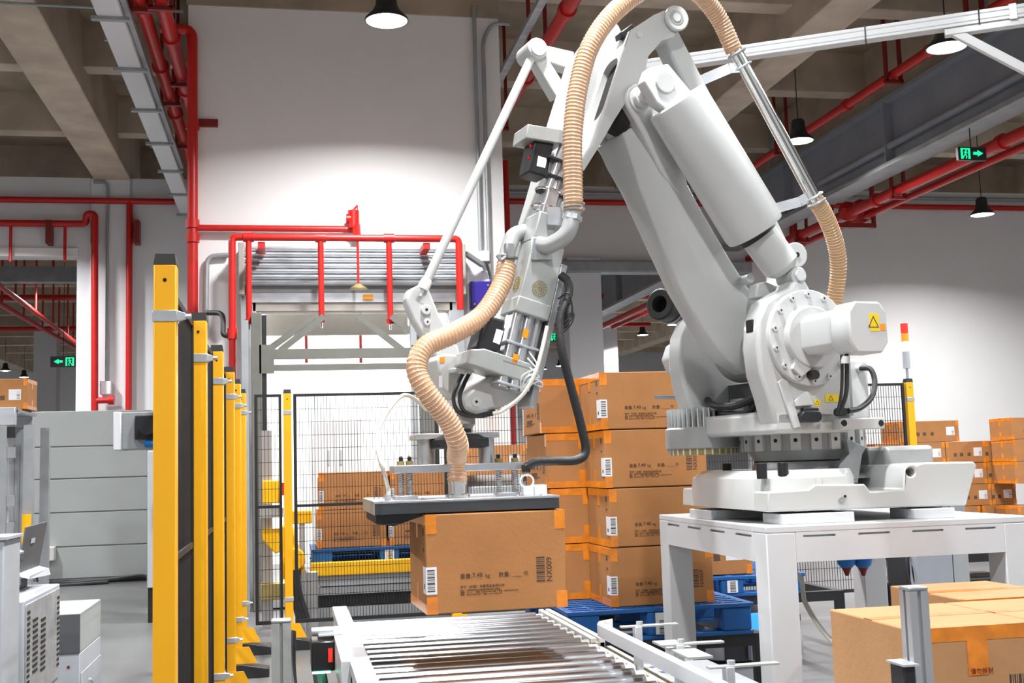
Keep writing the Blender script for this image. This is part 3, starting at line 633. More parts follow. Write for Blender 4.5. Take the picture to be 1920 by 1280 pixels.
MB().cyl((-1.2, 6.88, .46), (-1.2, 6.876, .46), .008, n=10).build('indicator', 'red_dark', t)
t = thing('flat_monitor', 'thin dark monitor seen from behind on the grey cabinet', 'monitor', (-1.3, 6.2, .95))
A = [onY(36, 1074, 6.1), onY(49, 988, 6.1), onY(89, 977, 6.55), onY(73, 1060, 6.55)]
off = V((-.012, .03, 0)); MB().prism(A, [p+off for p in A]).build('screen_back', 'grey_cab_dark', t, bevel=.003)
e1 = (A[3]-A[0]).normalized(); e2 = (A[1]-A[0]).normalized(); nn = e1.cross(e2).normalized()
if nn.y > 0: nn = -nn
c = A[0]+(A[3]-A[0])*.42+(A[1]-A[0])*.66+nn*.004
MB().obox(c, e1*.045, e2*.012, nn*.001).build('maker_mark', 'cool_grey', t)
B = [onY(34, 1080, 6.08), onY(36, 1074, 6.1), onY(73, 1060, 6.55), onY(76, 1072, 6.52)]
MB().prism(B, [p+V((.06, -.05, -.012)) for p in B]).build('hinge_bar', 'cool_grey', t)
MB().box(-1.62, -1.32, 6.1, 6.4, .95, 1.0).build('stand_foot', 'black', t, bevel=.005)
t = thing('card_reader', 'blue-grey angled desk device beside the dark monitor', 'device', (-1.45, 5.95, .95))
P = [onY(8, 1105, 5.9), onY(9, 1040, 5.9), onY(22, 1032, 5.9), onY(34, 1036, 5.9), onY(34, 1052, 5.9), onY(24, 1062, 5.9), onY(30, 1100, 5.9)]
MB().prism(P, [p+V((0, .12, 0)) for p in P]).build('body', 'grey_cab_dark', t, bevel=.006)
P = [onY(12, 1038, 5.89), onY(22, 1031, 5.89), onY(35, 1036, 5.89), onY(34, 1040, 5.89), onY(14, 1046, 5.89)]
MB().prism(P, [p+V((0, .12, 0)) for p in P]).build('top_shell', 'cool_grey', t)
q = onY(8, 1012, 5.2)
t = thing('machine_enclosure', 'pale grey machine panel cut by the lower left frame edge', 'machine panel', (q.x-.3, 5.3, 0))
MB().box(q.x-.6, q.x, 5.2, 5.5, 0, q.z).build('panel_body', 'cool_grey', t, bevel=.006)
MB().box(q.x-.6, q.x+.012, 5.19, 5.51, q.z, q.z+.012).build('panel_lip', 'cool_grey', t)

# roller conveyor on legs with a carton, beyond the enclosure
YEC = 13.6
t = thing('elevated_conveyor', 'grey elevated conveyor frame with cross rails at the left edge', 'conveyor', (onY(20, 900, YEC).x, YEC, 0))
a, b = onY(-60, 760, YEC), onY(58, 778, YEC+.8)
ZEC = onY(20, 780, YEC).z
MB().box(a.x, b.x, YEC, YEC+.08, ZEC-.1, ZEC+.1).build('side_rail', 'galv', t, bevel=.008)
MB().box(a.x, b.x, YEC+.9, YEC+.98, ZEC-.1, ZEC+.1).build('side_rail', 'galv', t, bevel=.008)
for k in range(12): MB().cyl((a.x+.06+k*(b.x-a.x)/12, YEC+.08, ZEC+.06), (a.x+.06+k*(b.x-a.x)/12, YEC+.9, ZEC+.06), .03, n=10).build('roller', 'roller_steel', t)
for px in (2, 52):
    xq = onY(px, 900, YEC).x; MB().box(xq-.05, xq+.05, YEC, YEC+.1, 0, ZEC-.1).build('leg', 'galv_flat', t)
    MB().box(xq-.05, xq+.05, YEC+.88, YEC+.98, 0, ZEC-.1).build('leg', 'galv_flat', t)
for py, m_ in ((810, 'black'), (848, 'galv_flat'), (938, 'galv_flat'), (990, 'galv_flat')):
    z2 = onY(20, py, YEC).z; MB().box(a.x, b.x, YEC+.02, YEC+.07, z2-.06, z2+.06).build('cross_rail', m_, t)
for px in (22, 32, 42): MB().box(onY(px, 900, YEC+.4).x-.03, onY(px, 900, YEC+.4).x+.03, YEC+.4, YEC+.46, .5, ZEC-.3).build('inner_post', 'aluminium', t)
q = onY(50, 985, YEC-.05); MB().cyl((q.x, YEC-.05, q.z-.2), (q.x, YEC-.05, q.z+.12), .05, n=12).build('hand_scanner', 'yellow_steel', t)

# ================================================================== CARTONS
CART = {}
BARS = [(0, 3), (5, 1), (8, 2), (12, 1), (15, 4), (21, 1), (24, 2), (28, 3), (33, 1), (36, 2), (40, 1), (43, 3)]
def carton(loc, rz, w, d, h, label, group, feat='full', m='cardboard'):
    key = (w, d, h, feat, m)
    if key in CART:
        r = dup(CART[key], loc, rz, label, group); return r
    t = thing('carton', label, 'carton', (0, 0, 0), group); CART[key] = t
    x, y = w/2, d/2; e = .0012
    MB().box(-x, x, -y, y, 0, h).build('box_body', m, t, bevel=.005, seg=2)
    MB().box(-x, x, -.028, .028, h, h+e).build('top_tape', 'tape', t, smooth=False)
    tw = .043
    if feat == 'end':                      # the taped end faces -Y; long sides along Y
        MB().box(-x-e, x+e, -y-e, -y, h-tw, h+e).box(-x-e, x+e, -y, -y+.02, h, h+e).build('tape_strip', 'tape', t, smooth=False)
        MB().box(-.035, .035, -y-2*e, -y, h-.15, h-tw).build('tape_tab', 'tape', t, smooth=False)
        MB().box(-x-e, -x, -y-e, -y+.03, h-.1, h).build('corner_tape', 'tape', t, smooth=False)
        m2 = MB(); u = .0022
        for a, b in BARS: m2.box(.105+a*u, .105+(a+b)*u, -y-.0008, -y, h-.215, h-.155)
        m2.build('printed_barcode', 'ink', t, smooth=False, kind='stuff')
        text('printed_code', 'NX009', 'ink', t, (.115, -y-.0006, h-.245), (1, 0, 0), (0, 0, 1), .034)
        text('tape_print', '请勿拆封', 'red_dark', t, (-.03, -y-.003, h-.145), (1, 0, 0), (0, 0, 1), .02)
    if feat in ('full', 'plain'):
        for sx in (-1, 1):
            a, b = sorted((sx*x, sx*(x+e)))
            for z0, z1, nme in ((h-tw, h, 'upper'), (0, tw*.9, 'lower')):
                MB().box(a, b, -y, y, z0, z1).build('tape_strip', 'tape', t, smooth=False)
                f0, f1 = sorted((sx*x, sx*(x-.045)))
                MB().box(f0, f1, -y-e, -y, z0-.035 if z0 else 0, z1+(.03 if not z0 else 0)).build('corner_tape', 'tape', t, smooth=False)
            MB().box(a, b, -.024, .024, h-tw-.06, h-tw).build('tape_tab', 'tape', t, smooth=False)
            MB().box(a, b, -.024, .024, tw*.9, tw*.9+.07).build('tape_tab', 'tape', t, smooth=False)
    if feat == 'full':
        # label wrapped round the front left edge
        z0, z1 = h*.2, h*.2+.108
        MB().box(-x-.0018, -x+.042, -y-.002, -y, z0, z1).box(-x-.002, -x, -y, -y+.075, z0, z1).build('label_sheet', 'paper', t, smooth=False)
        m2 = MB(); u = (z1-z0-.02)/46
        for a, b in BARS: m2.box(-x+.003, -x+.034, -y-.0026, -y-.002, z0+.01+a*u, z0+.01+(a+b)*u)
        m2.build('label_barcode', 'ink', t, smooth=False, kind='stuff')
        MB().box(-x-.0026, -x-.002, -y+.03, -y+.05, z0+.02, z0+.04).build('label_print', 'ink', t, smooth=False)
        m2 = MB(); zb = h*.27
        for a, b in BARS: m2.box(x-.128, x-.092, -y-.0008, -y, zb+a*.0022, zb+(a+b)*.0022)
        m2.build('printed_barcode', 'ink', t, smooth=False, kind='stuff')
        text('printed_code', 'NX009', 'ink', t, (x-.062, -y-.0006, zb-.002), (0, 0, 1), (-1, 0, 0), .034)
        ta = -x+w*.235; k = w/.6
        text('weight_line', '重量:         kg      数量: ____ 件', 'ink_brown', t, (ta, -y-.0006, h*.345), (1, 0, 0), (0, 0, 1), .0225*k)
        text('handwriting', '7.40', 'ink', t, (ta+.052*k, -y-.0008, h*.35), (1, .0, .04), (0, 0, 1), .026*k)
        text('company_line', '李宁（中国）体育用品有限公司', 'ink_brown', t, (ta, -y-.0006, h*.245), (1, 0, 0), (0, 0, 1), .0135*k)
        text('address_lines', '地址：北京市中关村科技园区通州园产业基地\n邮编：101111      电话：(8610) 8080 0808    传真：(8610) 8080 0000\n客服：(8610) 4006 1000    网址：www.lining.com', 'ink_brown', t, (ta, -y-.0006, h*.215), (1, 0, 0), (0, 0, 1), .0085*k)
        m2 = MB().box(-x-.0008, -x, -y+.05, -y+.085, h*.78, h*.78+.03).box(-x-.0008, -x, -y+.05, -y+.08, h*.62, h*.62+.014)
        m2.build('end_print', 'ink_brown', t, smooth=False)
    if feat == 'plain':
        z0 = h*.3; MB().box(x-.2, x-.07, -y-.002, -y, z0, z0+.12).build('label_sheet', 'paper', t, smooth=False)
        m2 = MB()
        for a, b in BARS[::2]: m2.box(x-.115, x-.08, -y-.0026, -y-.002, z0+.012+a*.002, z0+.012+(a+b)*.002)
        m2.build('label_barcode', 'ink', t, smooth=False, kind='stuff')
        for a in (-.2, -.1, .02): MB().box(a, a+.05, -y-.0008, -y, h*.3, h*.3+.05).build('handling_mark', 'ink_brown', t, smooth=False)
    t.location = loc; t.rotation_euler = (0, 0, rz); ORG[t.name] = V(loc); return t

# carton hanging under the gripper
carton((.828, 4.95, .908), .035, .585, .47, .398, 'orange-taped carton held up by the vacuum gripper', 'cartons', 'full')
# stack beside the robot table
W_, D_, H_ = .63, .46, .338
nm = ['bottom', 'second', 'third', 'top']
for k in range(4):
    j = (-.006, .0, -.012, -.03)[k]
    carton((2.16+j, 6.83, .655+k*(H_+.006)), (0, .012, -.008, .005)[k], W_, D_, H_, nm[k]+' carton of the stack next to the white table, printed side forward', 'cartons stacked on the blue pallet')
    carton((1.835+j*1.2, 7.40, .655+k*(H_+.006)), -math.pi/2+(.0, .01, .0, -.012)[k], W_, D_, H_, nm[k]+' carton of the rear stack behind the black hose, taped end forward', 'cartons stacked on the blue pallet')
# pallet behind, seen under the table
zt2 = onY(1390, 1079, 7.95).z
carton((3.0, 8.3, zt2+.002), 0, W_, .5, H_, 'carton on the rear pallet seen through the table legs', 'cartons', 'plain')
# cartons behind the fence on the lift infeed
zt3 = onY(600, 1028, 10.75).z
for k in range(2):
    for i, xq in enumerate((.57, 1.22)):
        carton((xq+.02*k, 11.0, zt3+k*.342), 0, W_, .5, .338, ['lower', 'upper'][k]+' carton behind the mesh fence, '+['nearer the lift mast', 'nearer the gripper'][i], 'cartons behind the fence', 'full')
# right foreground pallet load
ZR = .95
q = onZ(1705, 1181, ZR); xl, yf = q.x, q.y; qb_ = onZ(1560, 1142, ZR); cd = round(qb_.y-yf, 2); cw_ = .445; ch = .32
for k in (0, 1, 2):
    carton((xl+cw_/2+.005, yf+cd/2, ZR-ch-(ch+.004)*k), 0, cw_, cd, ch, ['top', 'middle', 'bottom'][k]+' near carton of the right foreground load, taped end forward', 'cartons on the right foreground pallet', 'end', 'cardboard_pale')
    carton((xl+cw_*1.5+.012, yf+cd/2, ZR-ch-(ch+.004)*k), 0, cw_, cd, ch, ['top', 'middle', 'bottom'][k]+' carton at the right frame edge beside the near carton column', 'cartons on the right foreground pallet', 'end', 'cardboard_pale')
q = onZ(1858, 1134, ZR); q.y = max(q.y, yf+cd+.03)
carton((q.x+cw_/2, q.y+cd/2, ZR-ch), 0, cw_, cd, ch, 'top carton at the back of the right foreground load', 'cartons on the right foreground pallet', 'end', 'cardboard_pale')
carton((q.x+cw_/2, q.y+cd/2, ZR-ch*2-.004), 0, cw_, cd, ch, 'carton under the back one of the right foreground load', 'cartons on the right foreground pallet', 'end', 'cardboard_pale')
carton((q.x+cw_/2, q.y+cd/2, ZR-ch*3-.008), 0, cw_, cd, ch, 'lowest back carton of the right foreground load', 'cartons on the right foreground pallet', 'end', 'cardboard_pale')
# far right stacks by the wall
YR = 15.0
hh = .34
def rx(px, py=900): return onY(px, py, YR).x
rows = [(1684, 1797, 791, 'plain'), (1640, 1694, 828, 'plain'), (1694, 1772, 828, 'plain'), (1772, 1848, 826, 'plain'), (1846, 1892, 822, 'plain'),
        (1620, 1690, 866, 'plain'), (1772, 1850, 866, 'plain'), (1850, 1902, 866, 'plain'), (1785, 1858, 900, 'plain'), (1858, 1904, 902, 'plain'), (1700, 1785, 905, 'plain'), (1760, 1838, 940, 'plain'), (1840, 1908, 940, 'plain'),
        (1894, 1990, 790, 'plain'), (1898, 1990, 832, 'plain'), (1902, 1990, 880, 'plain'), (1905, 1990, 925, 'plain')]
rl = ['topmost carton of the far stack right of the signal tower', 'second-row far carton peeking out left of the yellow signal post', 'second-row far carton just right of the yellow signal post', 'second-row far carton in the middle of the far stack', 'second-row far carton at the right end of the far stack', 'third-row far carton behind the yellow signal post', 'third-row far carton above the robot base end', 'third-row far carton at the far stack right end', 'fourth-row far carton beside the robot base end', 'fourth-row far carton at the right end', 'fourth-row far carton behind the robot base', 'fifth-row far carton above the table edge', 'fifth-row far carton at the right end above the table', 'top carton of the stack cut by the right frame edge', 'second carton of the stack cut by the right frame edge', 'third carton of the stack cut by the right frame edge', 'fourth carton of the stack cut by the right frame edge']
zrow = {}
for (a, b, py, ft), lb in zip(rows, rl):
    yy = YR+(-.56 if a > 1890 else 0)
    z = onY(a, py, YR).z; r_ = round((1.93-z)/.305); z = 1.93-.305*r_
    xa, xb = onY(a, py, yy).x, onY(b, py, yy).x
    carton(((xa+xb)/2, yy+.25, z-.3), 0, round(xb-xa-.01, 2), .5, .3, lb, 'far cartons by the right wall', 'plain')
for r_, (a, b) in ((5, (1640, 1910)), (4, (1640, 1700))):
    pass

# ---------------------------------------------------------------- pallets
PAL = {}
def pallet(loc, w, d, label, h=.145):
    key = (w, d, h)
    if key in PAL: return dup(PAL[key], loc, 0, label)
    t = thing('plastic_pallet', label, 'pallet', (0, 0, 0), 'blue plastic pallets'); PAL[key] = t
    x, y = w/2, d/2
    for a in (-x+.02, 0, x-.02): MB().box(a-.022, a+.022, -y, y, h-.022, h).build('deck_rim', 'blue_plastic', t, bevel=.003)
    n = 15
    for i in range(n):
        yy = -y+.02+i*(d-.04)/(n-1); MB().box(-x, x, yy-(.022 if i in (0, n-1) else .012), yy+(.022 if i in (0, n-1) else .012), h-.024, h-.001).build('deck_bar', 'blue_plastic', t, bevel=.002)
    for i in range(9):
        a = -x+.03+i*(w-.06)/8; MB().box(a-.006, a+.006, -y+.02, y-.02, h-.02, h-.002).build('deck_rib', 'blue_plastic', t, smooth=False)
    for a in (-x+.1, 0, x-.1):
        for b in (-y+.08, 0, y-.08): MB().box(a-.09, a+.09, b-.075, b+.075, .022, h-.02).build('foot_block', 'blue_plastic', t, bevel=.012)
    for b in (-y+.08, 0, y-.08): MB().box(-x, x, b-.07, b+.07, 0, .024).build('skid', 'blue_plastic', t, bevel=.004)
    MB().box(-.04, .04, -y-.001, -y+.006, .03, h-.03).build('pallet_label', 'paper', t, smooth=False)
    m2 = MB()
    for a, b in BARS: m2.box(-.018, .024, -y-.002, -y, .035+a*.0016, .035+(a+b)*.0016)
    m2.build('pallet_barcode', 'ink', t, smooth=False, kind='stuff')
    t.location = loc; ORG[t.name] = V(loc); return t
pallet((2.11, 7.14, .471), 1.12, 1.28, 'blue pallet under the carton stack beside the table', .182)
pallet((3.12, 8.6, zt2-.147), 1.12, 1.28, 'blue pallet behind, seen through the table legs')
pallet((.9, 11.1, zt3-.147), 1.4, .9, 'blue pallet under the cartons behind the mesh fence')
pallet((13.2, 15.1, .25), 1.3, 1.1, 'blue pallet at the right frame edge under the far stack')
pallet((9.6, 15.3, .25), 2.4, 1.1, 'blue pallet under the far stack by the wall')
for xq, wq, lb in ((13.2, 1.3, 'black stand under the far right pallet'), (9.6, 2.4, 'black stand under the pallet of the far stack')):
    t = thing('pallet_stand', lb, 'stand', (xq, 15.2, 0))
    for sx in (-1, 1):
        for sy in (14.75, 15.65): MB().box(xq+sx*wq*.45-.05, xq+sx*wq*.45+.05, sy-.05, sy+.05, 0, .17).build('leg', 'black', t)
    MB().box(xq-wq/2, xq+wq/2, 14.7, 15.7, .17, .25).build('top_frame', 'black', t)
def rack(x0, x1, y0, y1, z, label):
    t = thing('pallet_rack', label, 'rack', ((x0+x1)/2, (y0+y1)/2, 0))
    for a in (x0, x1-.06):
        for b in (y0, y1-.06): MB().box(a, a+.06, b, b+.06, 0, z).build('leg', 'black', t, bevel=.003)
        MB().box(a, a+.06, y0+.06, y1-.06, z-.07, z).build('side_beam', 'black', t)
    for b in (y0, y1-.06): MB().box(x0+.06, x1-.06, b, b+.06, z-.07, z).build('front_beam', 'black', t)
rack(1.50, 2.74, 6.52, 7.78, .471, 'black steel rack carrying the pallet beside the table')
rack(2.85, 4.0, 8.0, 9.2, zt2-.147, 'black steel rack carrying the rear pallet')
def agv(c, w, d, h, label):
    t = thing('transport_robot', label, 'mobile robot', (c[0], c[1], 0))
    A = rrect(c[0]-w/2, c[0]+w/2, c[1]-d/2, c[1]+d/2, .12, 5)
    B = rrect(c[0]-w/2+.05, c[0]+w/2-.05, c[1]-d/2+.05, c[1]+d/2-.05, .1, 5)
    MB().loft([[V((x, y, .05)) for x, y in A], [V((x, y, h*.7)) for x, y in A], [V((x, y, h)) for x, y in B]]).build('shell', 'beam_grey', t)
    MB().prism([V((x, y, h)) for x, y in B], [V((x, y, h+.02)) for x, y in B]).build('top_cover', 'black_gloss', t)
    MB().box(c[0]-w*.38, c[0]+w*.38, c[1]-d/2-.006, c[1]-d/2+.002, h*.12, h*.62).build('front_panel', 'black_gloss', t, bevel=.004)
    MB().box(c[0]-w*.38, c[0]+w*.38, c[1]-d/2-.008, c[1]-d/2, h*.62, h*.68).build('trim_strip', 'wall_cool', t)
    for a in (-1, 1): MB().cyl((c[0]+a*w*.3, c[1]-.05, .05), (c[0]+a*w*.3, c[1]+.05, .05), .05, n=14).build('wheel', 'rubber', t)
    return t
t = agv((2.08, 7.15), .74, 1.0, .30, 'grey transport robot parked under the pallet rack')
t = agv((3.35, 8.55), .74, 1.0, .30, 'transport robot with glowing blue light under the rear rack')
q0, q1 = onY(1409, 1152, 7.9), onY(1428, 1200, 7.9)
A = rrect(q0.x, q1.x+.08, q1.z, q0.z, .03)
MB().prism([V((x, 7.9, z)) for x, z in A], [V((x, 7.98, z)) for x, z in A]).build('blue_lamp', 'blue_glow', t)
MB().box(q0.x+.02, q1.x, 7.98, 8.2, .05, q0.z-.02).build('lamp_bracket', 'beam_grey', t)

# ================================================================== ROLLER CONVEYOR
RZ, RR = .66, .041
Y0, Y1 = 2.6, 6.28
t = thing('roller_conveyor', 'steel roller conveyor with a white side guard in the foreground', 'conveyor', (.8, 4.5, 0))
rm = MB().cyl((-.485, 0, 0), (.485, 0, 0), RR, n=18).mesh('roller'); rm.materials.append(M['roller_steel'])
rm.polygons.foreach_set('use_smooth', [True]*len(rm.polygons)); rm.set_sharp_from_angle(angle=.7)
cm = MB().cyl((.485, 0, 0), (.53, 0, 0), RR*.75, n=12).mesh('roller_sleeve'); cm.materials.append(M['anod'])
k = 0; y = Y1-.05
while y > Y0:
    r_ = child('roller', rm, t, (.82-.8, y-4.5, RZ)); child('roller_sleeve', cm, r_); y -= .14; k += 1
MB().box(.235, .315, Y0, 6.62, .695, .742).build('guard_rail', 'white_paint', t, bevel=.004)
MB().box(.242, .252, Y0, 6.62, .60, .70).build('guard_skirt', 'white_paint', t)
MB().box(.262, .312, Y0, 6.3, .48, .66).build('side_frame', 'anod', t, bevel=.003)
for z in (.52, .57, .62): MB().box(.256, .262, Y0, 6.3, z, z+.018).build('side_groove', 'galv_flat', t)
MB().box(1.345, 1.372, 5.2, 6.33, .60, .702).build('frame_lip', 'cream', t, bevel=.004)
MB().box(1.385, 1.412, 5.2, 6.33, .60, .702).build('frame_lip', 'cream', t, bevel=.004)
MB().box(1.345, 1.412, 5.2, 6.33, .48, .68).build('side_frame', 'beige', t)
MB().box(1.372, 1.395, Y0, 5.2, .58, .665).build('frame_lip', 'beige', t, bevel=.003)
MB().box(1.415, 1.438, Y0, 5.2, .58, .665).build('frame_lip', 'beige', t, bevel=.003)
MB().box(1.36, 1.438, Y0, 5.2, .45, .62).build('side_frame', 'beige', t)
for a in (.27, 1.36):
    for b in (2.9, 5.9): MB().box(a, a+.06, b, b+.06, 0, .5).build('leg', 'anod', t)
MB().box(.312, 1.345, Y0, 6.25, .53, .55).build('bed_pan', 'beam_grey', t)
MB().box(.3, 1.4, 6.25, 6.3, .5, .6).build('end_beam', 'black', t)
# bracket and sensor on the guard
P = [onX(630, 1157, .232), onX(655, 1158, .232), onX(658, 1198, .232), onX(632, 1198, .232)]
MB().box(.20, .238, 4.72, 5.75, .60, .745).build('sensor_bracket', 'white_paint', t, bevel=.003)
MB().box(.13, .235, 5.45, 5.72, .745, .752).build('bracket_lip', 'white_paint', t)
s_ = MB().box(.095, .20, 5.38, 5.62, .60, .73).build('sensor', 'black_gloss', t, bevel=.006)
MB().box(.17, .19, 5.372, 5.38, .64, .70).build('red_lens', 'red_lens', s_)
MB().box(.1, .18, 5.376, 5.6, .592, .60).build('green_line', 'green_lens', s_)
MB().cyl((.1, 5.5, .76), (.2, 5.5, .76), .02, n=12).build('sensor_knob', 'galv', s_)
MB().tube(spline([(.13, 5.6, .60), (.16, 5.3, .4), (.2, 4.9, .22), (.24, 4.4, .1)]), .032, 10).build('cable_conduit', 'rubber', t)
MB().tube(spline([(.0, 6.3, .66), (-.0, 6.2, .45), (.04, 5.9, .25), (.14, 5.3, .12), (.2, 4.8, .12)]), .035, 10).build('cable_conduit', 'rubber', t)
MB().tube(spline([(.13, 4.9, .3), (.1, 4.8, .2), (.13, 4.7, .1)]), .01, 6).build('thin_lead', 'rubber', t)
MB().box(.236, .243, 4.2, 4.28, .52, .6).build('blue_tag', 'blue_bright', t)
for yy in (4.9, 4.1, 3.5): MB().cyl((.23, yy, .66), (.25, yy, .66), .018, n=10).build('frame_bolt', 'galv', t)
# white guide rail on brackets at the right of the conveyor
g = thing('guide_rail', 'white guide rail with a hooked end beside the conveyor rollers', 'guide rail', (1.35, 4.2, .6))
zc_ = .805
ga = onZ(1131, 1183, zc_); gb = onZ(1300, 1268, zc_); dirv = (gb-ga).normalized()
gb = ga+dirv*2.1
def gsec(p, n, hgt=.024, th=.017):
    return [p+n*th-Zv*hgt, p+n*th+Zv*hgt, p-n*th*.2+Zv*(hgt+.012), p-n*th+Zv*hgt, p-n*th-Zv*hgt]
n0 = V((dirv.y, -dirv.x, 0)).normalized()
if n0.x < 0: n0 = -n0
hook = ga-dirv*.05+n0*.0; hook2 = ga-dirv*.1+n0*.07
n1 = (n0-dirv*-.5).normalized()
MB().loft([gsec(hook2, (n0*.3-dirv).normalized()), gsec(hook, (n0*.8-dirv*.5).normalized()), gsec(ga+dirv*.04, n0), gsec(gb, n0)]).build('rail', 'white_paint', g, bevel=.006)
for dd in (.12, .62, 1.1):
    c = ga+dirv*dd+n0*.06
    MB().obox(c+n0*.1+Zv*.03, n0*.12, dirv*.016, Zv*.004).build('slotted_arm', 'anod', g, bevel=.002)
    MB().cyl(c+n0*.06+Zv*.033, c+n0*.06+Zv*.048, .014, n=8).build('arm_bolt', 'galv', g)
    MB().obox(c+n0*.05-Zv*.13, n0*.015, dirv*.02, Zv*.16).build('upright', 'galv', g, bevel=.003)
MB().obox(ga+dirv*.62+n0*.12+Zv*.012, n0*.045, dirv*.2, Zv*.004).build('angle_plate', 'anod', g)
# grey drive cover with lettering
dcv = thing('drive_cover', 'grey drive cover with blue lettering below the guide rail', 'cover', (1.55, 4.4, 0))
MB().box(1.445, 1.85, 3.2, 5.06, .20, .60).build('cover_body', 'galv_flat', dcv, bevel=.008)
MB().box(1.47, 1.78, 5.06, 5.09, .3, .62).build('end_cap', 'white_paint', dcv, bevel=.006)
ta, tb, tcn = onZ(1202, 1254, .602), onZ(1251, 1248, .602), onZ(1203, 1238, .602)
xd_ = (tb-ta).normalized(); yd_ = V((-xd_.y, xd_.x, 0))
if yd_.y < 0: yd_ = -yd_
ts_ = (tb-ta).length/2.75
text('brand_letters', 'HENG', 'logo_blue', dcv, ta, xd_, yd_, ts_)
text('brand_characters', '恒石', 'logo_blue', dcv, onZ(1226, 1263, .602), xd_, yd_, ts_*.85)
MB().box(1.5, 1.7, 3.4, 4.9, 0, .2).build('support_box', 'anod', dcv)
MB().box(2.06, 2.2, 4.3, 4.6, .14, .30).build('junction_box', 'cool_grey', bevel=.006, label='small grey box with two dark ports below the white table', cat='box')

# aluminium profile posts in the foreground
def alpost(c, w, d, h, label, m='anod'):
    t = thing('profile_post', label, 'post', (c[0], c[1], 0)); x, y = c; g_ = .006
    pr = [(-w/2, -d/2), (-g_, -d/2), (-g_, -d/2+.012), (g_, -d/2+.012), (g_, -d/2), (w/2, -d/2), (w/2, -g_), (w/2-.012, -g_), (w/2-.012, g_), (w/2, g_), (w/2, d/2), (-w/2, d/2), (-w/2, g_), (-w/2+.012, g_), (-w/2+.012, -g_), (-w/2, -g_)]
    MB().prism([V((x+a, y+b, 0)) for a, b in pr], [V((x+a, y+b, h)) for a, b in pr]).build('profile', m, t, smooth=False)
    MB().box(x-w/2-.001, x+w/2+.001, y-d/2-.001, y+d/2+.001, h, h+.012).build('end_cap', 'steel_plate', t, bevel=.004)
    MB().box(x-w/2-.02, x+w/2+.02, y-d/2-.02, y+d/2+.02, 0, .012).build('base_plate', 'galv', t)
    return t
q = onZ(527, 1168, .88); alpost((q.x, q.y+.04), .08, .08, .88, 'sage grey aluminium profile post standing before the fence')
q = onY(1722, 1100, 3.15); t = alpost((q.x, 3.18), .06, .06, q.z-.012, 'aluminium profile post in front of the right foreground carton', 'aluminium')
MB().box(q.x-.075, q.x-.036, 3.13, 3.21, q.z-.36, q.z-.22).build('photo_sensor', 'black_gloss', t, bevel=.006)
MB().box(q.x-.08, q.x-.03, 3.12, 3.22, q.z-.22, q.z-.214).build('sensor_bracket', 'galv', t)

# ================================================================== ROBOT TABLE
TX0, TX1, TY0, TY1, TZ = 2.0, 3.262, 4.69, 6.14, 1.2
t = thing('robot_table', 'sturdy white steel table carrying the robot', 'table', ((TX0+TX1)/2, (TY0+TY1)/2, 0))
MB().box(TX0, TX1, TY0, TY1, TZ-.028, TZ).build('table_top', 'white_paint', t, bevel=.004)
lw = .135
for a in (TX0, TX1-lw):
    for b in (TY0, TY1-lw):
        MB().box(a, a+lw, b, b+lw, 0, TZ-.028).build('leg', 'white_paint', t, bevel=.005)
        MB().box(a-.03, a+lw+.03, b-.03, b+lw+.03, 0, .02).build('foot_plate', 'white_paint', t)
o = MB().box(TX0+lw, TX1-lw, TY0, TY0+.06, TZ-.155, TZ-.028).build('apron', 'white_paint', t)
c_ = MB()
for k in range(4): xk = TX0+.17+k*.256; c_.box(xk, xk+.15, TY0-.01, TY0+.02, TZ-.05, TZ-.041)
carve(o, c_)
o = MB().box(TX0, TX0+.06, TY0+lw, TY1-lw, TZ-.155, TZ-.028).build('apron', 'white_paint', t)
c_ = MB()
for k in range(4): yk = TY0+.16+k*.32; c_.box(TX0-.01, TX0+.02, yk, yk+.19, TZ-.052, TZ-.041)
carve(o, c_)
MB().box(TX1-.06, TX1, TY0+lw, TY1-lw, TZ-.155, TZ-.028).build('apron', 'white_paint', t)
MB().box(TX0+lw, TX1-lw, TY1-.06, TY1, TZ-.155, TZ-.028).build('apron', 'white_paint', t)
for x0_, x1_, y0_, y1_ in ((2.02, 2.3, 5.4, 5.7), (2.12, 2.46, 4.78, 5.0), (2.75, 2.95, 4.78, 5.0), (2.3, 2.6, 5.7, 5.9)):
    MB().box(x0_, x1_, y0_, y1_, TZ, TZ+.045).build('mount_pad', 'white_paint', t, bevel=.004)
# air preparation bowls and hose under the table
fr = thing('air_filter_unit', 'pair of blue air filter bowls hanging beneath the white table', 'air filter', onY(1600, 1045, 5.95))
for px in (1587, 1618):
    q = onY(px, 1058, 5.95)
    MB().lathe([(.05, .16), (.052, .03), (.045, 0), (.03, -.015)], (q.x, 5.95, q.z), (0, 0, 1), 18).build('bowl', 'blue_bright', fr)
    MB().lathe([(.03, -.015), (.018, -.035), (.01, -.06)], (q.x, 5.95, q.z), (0, 0, 1), 12).build('drain', 'red_dark', fr)
q = onY(1602, 1035, 5.95); MB().box(q.x-.14, q.x+.14, 5.92, 6.05, q.z+.05, TZ-.03).build('filter_head', 'cool_grey', fr, bevel=.006)
MB().tube(spline([(2.3, 5.9, 1.0), onY(1488, 1070, 5.6), onY(1510, 1130, 5.4), onY(1545, 1185, 5.2), onY(1600, 1240, 5.0)]), .012, 8).build('air_line', 'tube_pale', label='pale air hose curving down under the white table', cat='hose')
